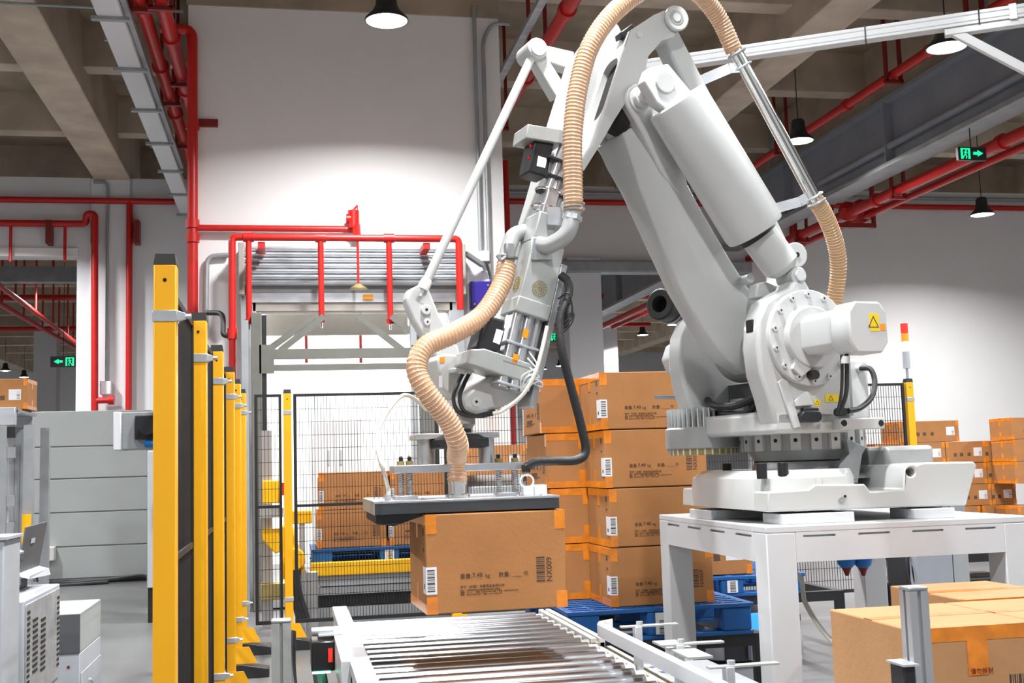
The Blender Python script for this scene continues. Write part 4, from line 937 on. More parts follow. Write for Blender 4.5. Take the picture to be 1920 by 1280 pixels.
# equipment behind the table
q0, q1 = onY(1722, 1100, 7.6), onY(1832, 1030, 7.6)
t = thing('machine_column', 'grey machine columns standing behind the white table', 'machine', ((q0.x+q1.x)/2, 7.7, 0))
MB().box(q0.x, q0.x+.28, 7.6, 7.9, 0, 1.25).build('column_case', 'beam_grey', t, bevel=.006)
MB().box(q0.x+.28, q0.x+.42, 7.62, 7.9, 0, 1.25).build('column_case', 'galv_flat', t, bevel=.006)
MB().box(q0.x+.28, q0.x+.29, 7.61, 7.62, 0, 1.25).build('edge_seal', 'black', t)
t = thing('cable_machine', 'black machinery with loose cables at the right behind the table', 'machine', (5.0, 7.9, 0))
MB().box(4.35, 4.5, 7.7, 8.0, .3, 1.2).build('black_post', 'black', t, bevel=.01)
MB().box(4.3, 5.4, 8.0, 8.4, .1, .55).build('drive_block', 'black', t, bevel=.02)
MB().box(4.6, 5.6, 8.0, 8.5, .85, .93).build('cross_rail', 'galv_flat', t)
MB().box(4.6, 5.6, 8.0, 8.5, .66, .74).build('cross_rail', 'black', t)
for k in range(4): MB().tube(spline([(4.4+k*.03, 7.72, .9), (4.32+k*.05, 7.66, .65), (4.38+k*.04, 7.64, .4), (4.5, 7.7, .3)]), .012, 6).build('cable', 'black', t)

# ================================================================== ROBOT
A0 = V((2.5, 5.36, 0)); FLG = V((.742, 5.0, 0))
UD = (FLG-A0).normalized(); ND = V((-UD.y, UD.x, 0))
if ND.y > 0: ND = -ND
def RW(u, s, z): return A0+UD*u+ND*s+V((0, 0, z))
def T(px, py, s):                       # sight line cut by the arm plane shifted by s
    p = cutp(px, py, A0+ND*s, ND); return ((p-A0).dot(UD), p.z)
def rprism(mb, pts, s0, s1): return mb.prism([RW(u, s0, z) for u, z in pts], [RW(u, s1, z) for u, z in pts])
def rcyl(mb, c, s0, s1, r, r1=None, n=28): return mb.cyl(RW(c[0], s0, c[1]), RW(c[0], s1, c[1]), r, r1, n)
rob = thing('palletising_robot', 'large white palletising robot arm on the white table', 'robot', (A0.x, A0.y, TZ))
# --- base
BY0, BY1 = 4.80, 5.92
def bz(px, py): q = onY(px, py, BY0); return (q.x, q.z)
prof = [bz(*p) for p in ((1440, 960), (1812, 947), (1832, 872), (1826, 865), (1735, 867), (1722, 872), (1714, 868), (1703, 870), (1696, 880), (1694, 917), (1632, 921), (1622, 907), (1528, 908), (1516, 917), (1440, 922))]
o = MB().prism([V((x, BY0, z)) for x, z in prof], [V((x, BY1, z)) for x, z in prof]).build('base_casting', 'robot_white', rob, bevel=.012)
ex, ez = bz(1708, 885); carve(o, MB().cyl((ex, BY0-.1, ez), (ex, BY0+.2, ez), .02, n=20))
lx = 2.02; A = [V((x, y, 1.262)) for x, y in rrect(lx, 2.6, BY0, BY1, .3, 8)]
A2 = [V((x, y, 1.40)) for x, y in rrect(lx+.01, 2.6, BY0+.01, BY1-.01, .3, 8)]; A3 = [V((x, y, 1.435)) for x, y in rrect(lx+.06, 2.6, BY0+.06, BY1-.06, .28, 8)]
MB().loft([A, A2, A3]).build('base_nose', 'robot_white', rob, bevel=.006)
MB().lathe([(.36, 1.245-1.2), (.36, .07)], (2.45, 5.36, TZ), (0, 0, 1), 40).build('base_gasket', 'black', rob)
for px, py in ((1430, 918), (1470, 918), (1365, 913), (1660, 910), (1673, 909)):
    yq = 5.6 if px == 1365 else (5.06 if px > 1600 else 4.89); q = onY(px, py, yq); zq = 1.43 if px < 1600 else q.z-.03; MB().cyl((q.x, yq, zq-.03), (q.x, yq, zq+.04), .024, n=14).build('anchor_bolt', 'black', rob, bevel=.002)
ex, ez = bz(1577, 937); MB().cyl((ex, BY0+.002, ez), (ex, BY0-.008, ez), .014, n=16).build('ground_port', 'cast_grey', rob)
ex, ez = bz(1584, 930); MB().cyl((ex, BY0+.002, ez), (ex, BY0-.006, ez), .006, n=10).build('port_pin', 'black', rob)
MB().box(2.75, 3.0, 5.0, 5.3, 1.42, 1.53).build('rear_connector_box', 'cast_grey', rob, bevel=.02)
MB().tube(spline([onY(1690, 952, 4.95), onY(1712, 960, 4.9), onY(1740, 958, 4.92), onY(1752, 948, 5.0)]), .008, 6).build('base_cable', 'black', rob)
MB().tube(spline([onY(1698, 950, 4.95), onY(1722, 957, 4.88), onY(1748, 960, 4.9), onY(1765, 950, 5.0)]), .006, 6).build('base_cable', 'black', rob)
# --- pedestal and slewing ring
ax = (A0.x, A0.y, 0)
MB().lathe([(.34, 1.385), (.31, 1.405), (.262, 1.425), (.25, 1.43), (.246, 1.45), (.236, 1.47)], ax, (0, 0, 1), 48).build('pedestal_neck', 'cast_grey', rob)
MB().lathe([(.237, 1.47), (.237, 1.476)], ax, (0, 0, 1), 48).build('seal_ring', 'shadow_gap', rob)
MB().lathe([(.235, 1.476), (.268, 1.522), (.268, 1.53)], ax, (0, 0, 1), 48).build('neck_flare', 'cast_grey', rob)
MB().lathe([(.285, 1.525), (.285, 1.62), (.30, 1.625), (.30, 1.66)], ax, (0, 0, 1), 48).build('slewing_ring', 'cast_grey', rob)
lm = MB().box(-.024, .024, -.305, -.28, 1.525, 1.63).mesh('ring_lug', V((0, 0, TZ))); lm.materials.append(M['robot_white'])
hm = MB().cyl((0, -.3055, 1.572), (0, -.3065, 1.572), .0095, n=10).mesh('lug_hole', V((0, 0, TZ))); hm.materials.append(M['shadow_gap'])
for k in range(20):
    o = child('ring_lug', lm, rob); o.rotation_euler = (0, 0, 6.28318*k/20+.1); child('lug_hole', hm, o)
# the ring sits lower in the picture than the body: body floor
ZB = 1.70
# --- yoke body: two side plates and a floor
J2 = (.238, 2.034)
npx = [(1455, 800), (1442, 748), (1427, 702), (1420, 650), (1422, 600), (1436, 565), (1462, 546), (1480, 538), (1492, 520), (1510, 522), (1522, 545), (1552, 566), (1574, 605), (1586, 660), (1594, 720), (1600, 798)]
np_ = [T(x, y, .40) for x, y in npx]
o = rprism(MB(), np_, .27, .40).build('side_plate', 'robot_white', rob, bevel=.018, seg=3)
wc_ = T(1421, 605, .34)
wx = [T(x, y, .40) for x, y in ((1407, 585), (1424, 582), (1428, 606), (1410, 612))]
MB().obox(RW(np_[4][0]+.002, .335, np_[4][1]-.02), UD*.006, ND*.028, Zv*.03).build('plate_window', 'shadow_gap', rob, bevel=.01)
rprism(MB(), np_, -.40, -.27).build('side_plate', 'robot_white', rob, bevel=.018, seg=3)
zfl = T(1455, 800, .40)[1]; uf = T(1452, 800, .40)[0]; ub = T(1600, 798, .40)[0]
MB().prism([RW(uf, -.4, zfl-.03), RW(uf, .4, zfl-.03), RW(ub, .4, zfl-.03), RW(ub, -.4, zfl-.03)], [RW(uf-.012, -.4, zfl+.075), RW(uf-.012, .4, zfl+.075), RW(ub, .4, zfl+.075), RW(ub, -.4, zfl+.075)]).build('body_floor', 'robot_white', rob, bevel=.02, seg=3)
rprism(MB(), [(-.1, zfl+.05), (-.06, zfl+.05), (-.06, 2.0), (-.1, 2.0)], -.28, .28).build('rear_wall', 'steel_plate', rob)
MB().tube(spline([RW(uf-.06, -.24, zfl+.16), RW(uf-.03, -.1, zfl+.12), RW(uf-.03, .1, zfl+.12), RW(uf-.06, .25, zfl+.17)]), .018, 8).build('inner_cable', 'rubber', rob)
MB().tube(spline([RW(uf-.1, -.24, zfl+.1), RW(uf-.05, -.05, zfl+.08), RW(uf-.05, .15, zfl+.09), RW(uf-.12, .25, zfl+.3), RW(uf-.14, .25, zfl+.5)]), .016, 8).build('inner_cable', 'rubber', rob)
rprism(MB(), [(.16, zfl+.05), (.24, zfl+.05), (.235, 1.865), (.16, 1.865)], -.268, .268).build('inner_shade', 'grey_cab_dark', rob)  # dark block standing in for the deep shade between the side plates
rprism(MB(), [(.24, zfl+.09), (.28, zfl+.09), (.28, zfl+.16), (.24, zfl+.16)], -.2, -.08).build('inner_box', 'cool_grey', rob, bevel=.01)
# near hub, bolts, drive motor
hb = rcyl(MB(), J2, .395, .43, .222, n=48).build('hub_cover', 'robot_light', rob, bevel=.004)
bm_ = None
for k in range(14):
    a = 6.28318*k/14+.2; c = (J2[0]+.2*math.cos(a), J2[1]+.2*math.sin(a))
    rcyl(MB(), c, .43, .441, .014, n=10).build('hub_bolt', 'robot_light', hb)
    rcyl(MB(), c, .441, .442, .005, n=6).build('bolt_socket', 'shadow_gap', hb)
rcyl(MB(), J2, .425, .46, .15, .14, n=40).build('hub_boss', 'robot_white', rob, bevel=.004)
c1 = T(1553, 648, .46)
rprism(MB(), [T(1490, 690, .46), T(1506, 705, .46), T(1560, 660, .46), T(1510, 600, .46)], .43, .452).build('drive_mount', 'robot_light', rob)
MB().prism(*[[RW(J2[0]+a, s, J2[1]+.005+b) for a, b in ((-.075, -.06), (-.045, -.09), (.045, -.09), (.075, -.06), (.075, .06), (.045, .09), (-.045, .09), (-.075, .06))] for s in (.455, .74)]).build('drive_motor', 'robot_light', rob, bevel=.005)
mc = MB().prism(*[[RW(J2[0]+a, s, J2[1]+.005+b) for a, b in ((-.1, -.07), (-.065, -.115), (.065, -.115), (.1, -.07), (.1, .06), (.065, .105), (-.065, .105), (-.1, .06))] for s in (.70, .83)]).build('motor_cap', 'robot_light', rob, bevel=.008)
def sticker(c, e1, e2, w_, h_, nrm, par, m='sticker', tri=True):
    st = MB().obox(c, e1*w_/2, e2*h_/2, nrm*.0008).build('warning_sticker', m, par, smooth=False)
    if tri:
        k = h_*.34; c2 = c+nrm*.0012-e1*(w_*.1)
        for a, b in (((-k, -k*.8), (k, -k*.8)), ((k, -k*.8), (0, k)), ((0, k), (-k, -k*.8))):
            MB().bar(c2+e1*a[0]+e2*a[1], c2+e1*b[0]+e2*b[1], h_*.05, .0008, up=nrm).build('triangle_edge', 'ink', st, smooth=False)
sticker(RW(J2[0]-.03, .831, J2[1]+.02), -UD, Zv, .05, .075, ND, mc)
sticker(RW(J2[0]-.075, .831, J2[1]+.0), -UD, Zv, .026, .03, ND, mc, 'sticker_orange', False)
for px, py, w_, h_ in ((1533, 755, .035, .03), (1560, 746, .075, .036)):
    c = T(px, py, .401); sticker(RW(c[0], .4012, c[1]), -UD, Zv, w_, h_, ND, rob)
cp = [T(*p, .41) for p in ((1491, 748), (1505, 735), (1512, 733), (1524, 760), (1490, 762), (1488, 752))]
rprism(MB(), cp, .398, .418).build('access_plate', 'robot_light', rob, bevel=.004)
rp = [T(*p, .41) for p in ((1459, 716), (1467, 709), (1477, 714), (1502, 800), (1488, 803))]
rprism(MB(), rp, .398, .412).build('reinforcing_rib', 'robot_light', rob, bevel=.004)
c0, c1 = T(1499, 781, .42), T(1537, 779, .42)
rprism(MB(), rrect(c1[0], c0[0], c0[1]-.027, c0[1]+.027, .026, 6), .40, .44).build('black_handle', 'black_gloss', rob, bevel=.006)
c0, c1 = T(1505, 769, .42), T(1533, 767, .42)
rprism(MB(), rrect(c1[0], c0[0], c0[1]-.012, c0[1]+.012, .008, 3), .40, .432).build('handle_bracket', 'black', rob, bevel=.004)
c = T(1522, 703, .44); rcyl(MB(), c, .43, .47, .022, n=12).build('knob', 'black', rob)
# far hub, gearbox cover and cable drum
def Q_(px, py, s): u, z = T(px, py, s); return RW(u, s, z)
rcyl(MB(), J2, -.44, -.395, .222, n=48).build('hub_cover', 'robot_white', rob, bevel=.004)
rcyl(MB(), (J2[0]+.03, J2[1]-.0), -.70, -.43, .11, n=8).build('gearbox_cover', 'robot_light', rob, bevel=.015)
for ds in (0, .03): MB().tube(spline([RW(J2[0]+.05, -.66+ds, J2[1]-.1), RW(J2[0]+.05, -.65+ds, J2[1]-.2), RW(J2[0]+.0, -.55+ds, J2[1]-.28), RW(J2[0]-.08, -.45+ds, J2[1]-.33)]), .013, 8).build('drive_cable', 'rubber', rob)
MB().tube(spline([Q_(1229, 744, -.5), Q_(1262, 745, -.5), Q_(1300, 752, -.45)]), .011, 8).build('short_pipe', 'steel_plate', rob)
def Q(px, py, s): u, z = T(px, py, s); return RW(u, s, z)
dc = Q(1238, 570, -.5); dr = (Q(1290, 580, -.62)-dc).normalized()
dr = (V((.75, .62, -.05))).normalized()
MB().lathe([(.045, -.01), (.075, -.012), (.085, .0), (.087, .06), (.085, .07), (.087, .08), (.086, .2), (.07, .21)], dc, dr, 32, caps=False).build('cable_drum', 'rubber', rob)
MB().lathe([(.045, -.01), (.04, .06), (.001, .06)], dc, dr, 24, caps=False).build('drum_bore', 'shadow_gap', rob)
MB().ring(dc+dr*.09+V((0, 0, 0)), dr, .09, .006).build('drum_clamp', 'steel_plate', rob)
# slewing motor with cooling fins in front of the body
mcn = T(1318, 822, -.34); zl, zh = T(1316, 842, -.52)[1], T(1316, 803, -.52)[1]
c = RW(mcn[0], -.34, 0)
MB().lathe([(.185, zl), (.19, zl+.005), (.19, zh-.01), (.18, zh)], c, (0, 0, 1), 44).build('motor_shell', 'cast_grey', rob)
MB().lathe([(.165, zl-.03), (.175, zl-.028), (.175, zl)], c, (0, 0, 1), 40).build('fan_guard', 'brass', rob)
for k in range(30):
    a = 6.28318*k/30; d_ = V((math.cos(a), math.sin(a), 0)); MB().obox(c+d_*.176+V((0, 0, zl-.014)), d_*.003, V((-d_.y, d_.x, 0))*.004, Zv*.016).build('guard_bar', 'cream', rob, smooth=False)
MB().lathe([(.13, zh), (.13, zh+.085), (.11, zh+.1)], c, (0, 0, 1), 32).build('fin_core', 'cast_grey', rob)
for k in range(40):
    a = 6.28318*k/40; d_ = V((math.cos(a), math.sin(a), 0)); MB().obox(c+d_*.155+V((0, 0, zh+.045)), d_*.024, V((-d_.y, d_.x, 0))*.0028, Zv*.048).build('cooling_fin', 'robot_light', rob, smooth=False)
# rear counter bracket, connection box, cables
bb = [T(*p, .46) for p in ((1578, 806), (1578, 784), (1658, 782), (1660, 803))]
rprism(MB(), bb, .36, .46).build('rear_bracket', 'robot_white', rob, bevel=.006)
for px in (1583, 1652):
    c = T(px, 793, .46); rcyl(MB(), c, .455, .4615, .015, n=16).build('bracket_hole', 'shadow_gap', rob)
rprism(MB(), [T(*p, .2) for p in ((1545, 790), (1548, 690), (1600, 672), (1626, 676), (1630, 730), (1634, 785))], -.1, .2).build('connection_box', 'robot_light', rob, bevel=.012)
c = T(1612, 690, .21); rcyl(MB(), c, .195, .24, .022, n=16).build('cable_gland', 'robot_light', rob)
MB().tube(spline([Q(1614, 690, .24), Q(1632, 692, .3), Q(1640, 715, .33), Q(1634, 745, .36), Q(1612, 765, .40), Q(1590, 770, .43)]), .013, 10).build('drive_cable', 'rubber', rob)
for dx in (0, 9):
    MB().tube(spline([Q(1578+dx, 665, .76), Q(1579+dx, 700, .72), Q(1577+dx, 740, .6), Q(1570+dx*.4, 775, .47)]), .010 if dx else .007, 8).build('drive_cable', 'rubber', rob)
rcyl(MB(), T(1577, 772, .46), .43, .48, .02, n=12).build('cable_gland', 'rubber', rob)
c = T(1584, 668, .76); MB().cyl(RW(c[0], .76, c[1]), RW(c[0], .76, c[1]-.03), .018, n=12).build('motor_gland', 'robot_light', rob)
gp = [T(*p, .32) for p in ((1585, 822), (1622, 838), (1614, 852), (1606, 905), (1560, 905), (1572, 870), (1590, 850))]
rprism(MB(), gp, .3, .33).build('stop_bracket', 'steel_plate', rob, bevel=.002)
# --- lower arm
EL = (.952, 3.153)
aL = V((EL[0]-J2[0], EL[1]-J2[1])); LL = aL.length; aL = aL/LL; pL = V((aL.y, -aL.x))
def arm(t_, p_): return (J2[0]+aL.x*t_+pL.x*p_, J2[1]+aL.y*t_+pL.y*p_)
def asec(t_, pf, pb, sf, sm, sb):
    pm = pf*.62+pb*.38
    pts = [(pf, -sf), (pf, sf), (pm, sm), (pb+.02, sm), (pb, sb), (pb, -sb), (pb+.02, -sm), (pm, -sm)]
    return [RW(*(lambda c: (c[0], s_, c[1]))(arm(t_, p_))) for p_, s_ in pts]
MB().loft([asec(-.06, .16, -.15, .05, .13, .10), asec(.05, .215, -.14, .06, .14, .11), asec(.14, .235, -.12, .065, .14, .11), asec(.30, .24, -.05, .065, .15, .11), asec(.47, .238, -.045, .065, .15, .11), asec(.73, .205, -.045, .07, .15, .11), asec(.98, .165, -.05, .085, .16, .12), asec(1.14, .14, -.06, .12, .18, .14), asec(1.24, .12, -.06, .13, .18, .15)]).build('lower_arm', 'robot_white', rob, bevel=.008)
# fork at the top of the lower arm
for s0, s1 in ((.12, .215), (-.215, -.12)):
    fp = [(.80, .03), (1.0, .075), (1.2, .078)]+[(LL+.078*math.cos(a), .078*math.sin(a)) for a in [math.pi/2-math.pi*i/10 for i in range(11)]]+[(1.15, -.078), (1.0, -.06), (.85, -.03)]
    sg_ = 1 if s1 > 0 else -1
    def so(t_): return sg_*(.148+.067*min(1, max(0, (t_-.85)/.3)))
    MB().prism([RW(arm(t_, p_)[0], sg_*.1, arm(t_, p_)[1]) for t_, p_ in fp], [RW(arm(t_, p_)[0], so(t_), arm(t_, p_)[1]) for t_, p_ in fp]).build('arm_fork', 'robot_white', rob, bevel=.012)
rprism(MB(), [arm(1.22, .1), arm(1.22, -.03), arm(1.06, .0), arm(1.06, .12)], -.1, .1).build('fork_web', 'cast_grey', rob)
for s0, s1, r_ in ((.2, .225, .058), (.215, .30, .036), (.225, .26, .046)): rcyl(MB(), EL, s0, s1, r_, n=28).build('elbow_pin', 'robot_light', rob, bevel=.003)
rcyl(MB(), J2, -.15, .15, .165, n=44).build('arm_hub', 'cast_grey', rob, bevel=.006)
rcyl(MB(), (J2[0]+.0, J2[1]), .145, .2, .13, n=36).build('gear_cover', 'steel_plate', rob, bevel=.01)
# balancer cylinder
cT, cB = arm(1.235, -.10), arm(.525, -.118); sC = .31
P0, P1 = RW(cT[0], sC, cT[1]), RW(cB[0], sC, cB[1]); dC = (P1-P0).normalized(); Lc = (P1-P0).length
MB().lathe([(.11, .02), (.132, .0), (.143, .008), (.145, .03), (.145, Lc-.03), (.138, Lc-.005), (.12, Lc)], P0, dC, 48).build('balancer_cylinder', 'robot_light', rob)
q0 = arm(LL, -.055)
rprism(MB(), [arm(LL+.10, -.03), arm(LL+.07, -.13), arm(1.2, -.17), arm(1.19, -.02), arm(LL-.05, .03), arm(LL+.06, .03)], .29, .36).build('clevis', 'robot_light', rob, bevel=.006)
rcyl(MB(), arm(LL+.005, -.06), .35, .372, .048, n=32).build('clevis_pin', 'robot_white', rob, bevel=.003)
cE = T(1484, 520, .34); cB2 = RW(cB[0], sC, cB[1]); pe_ = RW(cE[0], .33, cE[1]); dp = (pe_-cB2).normalized()
MB().cyl(cB2-dp*.02, cB2+dp*.025, .098, n=36).build('wiper_seal', 'black', rob)
MB().lathe([(.088, 0), (.088, (pe_-cB2).length-.07), (.06, (pe_-cB2).length-.04)], cB2, dp, 36).build('piston_rod', 'robot_white', rob)
rcyl(MB(), cE, .27, .40, .042, n=28).build('rod_eye', 'robot_white', rob, bevel=.006)
rcyl(MB(), cE, .395, .415, .026, n=20).build('eye_pin', 'robot_light', rob)
# link rod (parallel link) behind the cylinder
RT, RBm = T(1258, 42, .16), T(1492, 478, .2)
d2 = V((RBm[0]-RT[0], RBm[1]-RT[1])); d2.normalize(); p2 = V((-d2.y, d2.x))
def lk(c, a, b): return (c[0]+d2.x*a+p2.x*b, c[1]+d2.y*a+p2.y*b)
rprism(MB(), [lk(RT, -.03, -.05), lk(RT, -.03, .05), lk(RT, .2, .06), lk(RT, .6, .055), lk(RBm, -.15, .05), lk(RBm, 0, .055), lk(RBm, .03, .0), lk(RBm, 0, -.055), lk(RBm, -.15, -.06), lk(RT, .6, -.05), lk(RT, .2, -.05)], .02, .12).build('link_rod', 'robot_white', rob, bevel=.014, seg=3)
rcyl(MB(), RBm, .08, .21, .062, n=32).build('link_boss', 'robot_white', rob, bevel=.005)
rcyl(MB(), RBm, .21, .216, .012, n=10).build('boss_screw', 'shadow_gap', rob)
rprism(MB(), [T(*p, .18) for p in ((1448, 560), (1446, 540), (1475, 520), (1478, 470), (1506, 470), (1508, 520), (1540, 560))], .0, .16).build('crank_lug', 'robot_white', rob, bevel=.014)
rprism(MB(), [T(*p, .25) for p in ((1412, 560), (1416, 532), (1432, 528), (1455, 538), (1470, 545), (1470, 562))], .2, .27).build('stop_block', 'robot_white', rob, bevel=.01)
c = T(1403, 523, .2); rcyl(MB(), c, .1, .22, .022, n=18).build('stop_boss', 'robot_white', rob, bevel=.003)
# --- upper arm
up = [T(*p, .2) for p in ((1183, 56), (1226, 28), (1244, 20), (1258, 20), (1270, 28), (1276, 42), (1273, 58), (1262, 70), (1241, 76), (1216, 105), (1204, 160), (1182, 178), (1152, 225), (1122, 277), (1095, 320), (1086, 310), (1115, 268), (1148, 165))]
o = rprism(MB(), up, -.2, .2).build('elbow_casting', 'robot_white', rob, bevel=.014, seg=3)
rcyl(MB(), RT, .2, .222, .062, n=32).build('link_boss', 'robot_white', rob, bevel=.006)
rcyl(MB(), (RT[0]+.005, RT[1]), .215, .2235, .036, n=28).build('boss_recess', 'cast_grey', rob)
rcyl(MB(), (RT[0]+.005, RT[1]), .2235, .226, .02, n=20).build('boss_pin', 'robot_white', rob)
c = T(1199, 65, .2); rcyl(MB(), c, .198, .206, .016, n=16).build('lifting_eye', 'robot_light', rob)
fa = [(.93, 3.60), (1.0, 3.60), (1.125, 3.43), (1.235, 3.125), (1.365, 2.735), (1.64, 1.96), (1.47, 1.90), (1.25, 2.64), (1.12, 2.95), (.86, 3.45)]
rprism(MB(), fa, -.22, .0).build('forearm', 'robot_white', rob, bevel=.014, seg=3)
wn = [T(*p, .12) for p in ((1122, 136), (1128, 150), (1118, 190), (1103, 218), (1094, 216), (1100, 170), (1112, 138))]
cw = ((up[0][0]+up[-1][0])/2, )
e_ = V((up[-1][0]-up[0][0], up[-1][1]-up[0][1])); e_.normalize()
wa = (up[0][0]+e_.x*.12, up[0][1]+e_.y*.12); wb = (up[0][0]+e_.x*.42, up[0][1]+e_.y*.42)
nw = V((-e_.y, e_.x));
if nw.x < 0: nw = -nw
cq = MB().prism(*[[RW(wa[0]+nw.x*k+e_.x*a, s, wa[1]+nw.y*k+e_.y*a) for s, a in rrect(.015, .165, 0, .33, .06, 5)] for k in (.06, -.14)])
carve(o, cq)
MB().prism(*[[RW(wa[0]+nw.x*k+e_.x*a, s, wa[1]+nw.y*k+e_.y*a) for s, a in rrect(.012, .168, -.003, .333, .06, 5)] for k in (-.03, -.15)]).build('cavity_shade', 'shadow_gap', rob)  # near-black filler painting the shade inside the hollow casting
rprism(MB(), [(up[0][0]-.04, up[0][1]+.015), (up[0][0]+.03, up[0][1]-.03), (up[0][0]+.035, up[0][1]-.0), (up[0][0]-.03, up[0][1]+.05)], .1, .17).build('top_buffer', 'black', rob, bevel=.006)
# --- wrist levelling linkage on the far side
SJ = T(1006, 92, -.22); sJ2 = T(1070, 118, -.26); sJ3 = T(1050, 180, -.26)
rcyl(MB(), SJ, -.36, -.2, .052, n=32).build('joint_boss', 'robot_white', rob, bevel=.006)
rcyl(MB(), SJ, -.2, -.192, .04, n=28).build('joint_cap', 'robot_light', rob)
def rbar(c0, c1, w0, w1, s0, s1, name, m='robot_white', par=rob):
    d = V((c1[0]-c0[0], c1[1]-c0[1])); d.normalize(); q = V((-d.y, d.x))
    rprism(MB(), [(c0[0]+q.x*w0, c0[1]+q.y*w0), (c0[0]-q.x*w0, c0[1]-q.y*w0), (c1[0]-q.x*w1, c1[1]-q.y*w1), (c1[0]+q.x*w1, c1[1]+q.y*w1)], s0, s1).build(name, m, par, bevel=.006)
rbar(SJ, sJ2, .036, .05, -.31, -.23, 'lever_arm'); rbar(SJ, sJ3, .034, .04, -.31, -.23, 'lever_arm')
WJ = T(786, 556, -.24)
MB().tube([RW(SJ[0], -.24, SJ[1]), RW(WJ[0], -.24, WJ[1])], .0215, 20).build('levelling_rod', 'robot_white', rob)
rcyl(MB(), WJ, -.33, -.22, .05, n=32).build('joint_boss', 'robot_white', rob, bevel=.006)
cst = V((SJ[0]-WJ[0], SJ[1]-WJ[1])); cst.normalize()
MB().lathe([(.03, .0), (.026, .05), (.022, .055)], RW(WJ[0]+cst.x*.035, -.24, WJ[1]+cst.y*.035), RW(SJ[0], 0, SJ[1])-RW(WJ[0], 0, WJ[1]), 20).build('rod_socket', 'robot_light', rob)
wp = [T(*p, -.22) for p in ((762, 566), (764, 552), (775, 541), (797, 540), (808, 550), (824, 590), (860, 650), (868, 690), (830, 690), (800, 640), (775, 600))]
rprism(MB(), wp, -.29, -.22).build('wrist_bracket', 'robot_white', rob, bevel=.012, seg=3)
for px, py, w_ in ((798, 581, .02), (800, 604, .014), (803, 631, .012)):
    c = T(px, py, -.22); rcyl(MB(), c, -.225, -.205, w_*1.2, n=16).build('bracket_boss', 'robot_light', rob, bevel=.003)
    rcyl(MB(), c, -.205, -.204, w_*.35, n=8).build('boss_screw', 'shadow_gap', rob)
# --- wrist
wl = [T(*p, -.02) for p in ((819, 672), (832, 662), (858, 664), (866, 690), (866, 745), (850, 750), (828, 728))]
rprism(MB(), wl, -.22, -.02).build('wrist_housing', 'robot_white', rob, bevel=.012)
w2 = [T(*p, .1) for p in ((864, 747), (890, 722), (927, 702), (960, 680), (1000, 676), (1008, 690), (1003, 712), (978, 745), (938, 766), (905, 774), (868, 768))]
rprism(MB(), w2, -.18, .1).build('wrist_casting', 'robot_white', rob, bevel=.018, seg=3)
c = T(893, 753, .1); rcyl(MB(), c, .098, .103, .022, n=24).build('wrist_screw', 'robot_light', rob); rcyl(MB(), c, .103, .104, .006, n=10).build('screw_socket', 'shadow_gap', rob)
for px, py in ((829, 674), ):
    c = T(px, py, -.02); sticker(RW(c[0], -.0185, c[1]), -UD, Zv, .024, .024, ND, rob, 'sticker_orange', False)
c = T(826, 715, -.02); MB().obox(RW(c[0], -.018, c[1]), UD*.008, Zv*.026, ND*.001).build('rating_plate', 'paper', rob)
rprism(MB(), [T(*p, .06) for p in ((853, 689), (892, 690), (892, 699), (853, 697))], -.02, .06).build('cable_shelf', 'robot_white', rob, bevel=.004)
for k, px in enumerate((868, 880)):
    MB().tube(spline([Q(px, 700, .05), Q(px-10, 720, .07), Q(px-18, 745, .1), Q(px-10, 770, .13), Q(px+15, 780, .14), Q(px+45, 775, .12), Q(px+58, 770, .08)]), .009, 8).build('wrist_cable', 'rubber', rob)
    MB().cyl(Q(px, 694, .05), Q(px, 702, .05), .012, n=10).build('cable_gland', 'robot_light', rob)
GX, GY = .735, 5.03
zfl2 = Q(880, 775, 0).z
MB().lathe([(.06, 1.66), (.075, 1.68), (.075, 1.76)], (GX, GY, 0), (0, 0, 1), 32).build('wrist_flange', 'cast_grey', rob)
MB().lathe([(.10, 1.575), (.135, 1.58), (.135, 1.612), (.10, 1.635), (.06, 1.64), (.06, 1.665)], (GX, GY, 0), (0, 0, 1), 36).build('tool_coupling', 'rubber', rob)
# --- valve unit carried on the forearm
ve = V((T(977, 549, .2)[0]-T(1013, 394, .2)[0], T(977, 549, .2)[1]-T(1013, 394, .2)[1])); ve.normalize(); vq = V((-ve.y, ve.x))
if vq.x > 0: vq = -vq                     # towards the robot body
vo = T(1013, 394, .2)
def vb(name, a0, a1, b0, b1, s0, s1, m='anod', bev=.006, par=rob):   # along, across, depth
    f_ = lambda a, b: (vo[0]+ve.x*a+vq.x*b, vo[1]+ve.y*a+vq.y*b)
    return rprism(MB(), [f_(a0, b0), f_(a1, b0), f_(a1, b1), f_(a0, b1)], s0, s1).build(name, m, par, bevel=bev)
def vp(a, b, s): return RW(vo[0]+ve.x*a+vq.x*b, s, vo[1]+ve.y*a+vq.y*b)
vb('valve_body', 0, .13, 0, .09, .04, .2); vb('valve_body', .13, .43, 0, .155, .04, .2)
vb('valve_step', .40, .47, -.012, .15, .03, .212)
vb('valve_neck', -.12, 0, .02, .08, .06, .18, 'aluminium')
for a in (.02, .1): MB().ring(vp(-.02-a, .05, .12), RW(ve.x, 0, ve.y)-RW(0, 0, 0), .06, .006).build('pipe_clamp', 'chrome', rob)
for b, s_ in ((.05, None),):
    for (ca, cb, cs, nr) in ((.34, .08, .2005, ND), ):
        for i in range(4):
            for k in range(max(1, i*6)):
                an = 6.28318*k/max(1, i*6); p = vp(ca+.011*i*math.cos(an), cb+.011*i*math.sin(an), cs)
                MB().cyl(p, p+ND*.002, .0042, n=6).build('vent_hole', 'brass', rob, smooth=False)
pf = vp(.32, -.001, .12); uu = (vp(0, -1, 0)-vp(0, 0, 0))
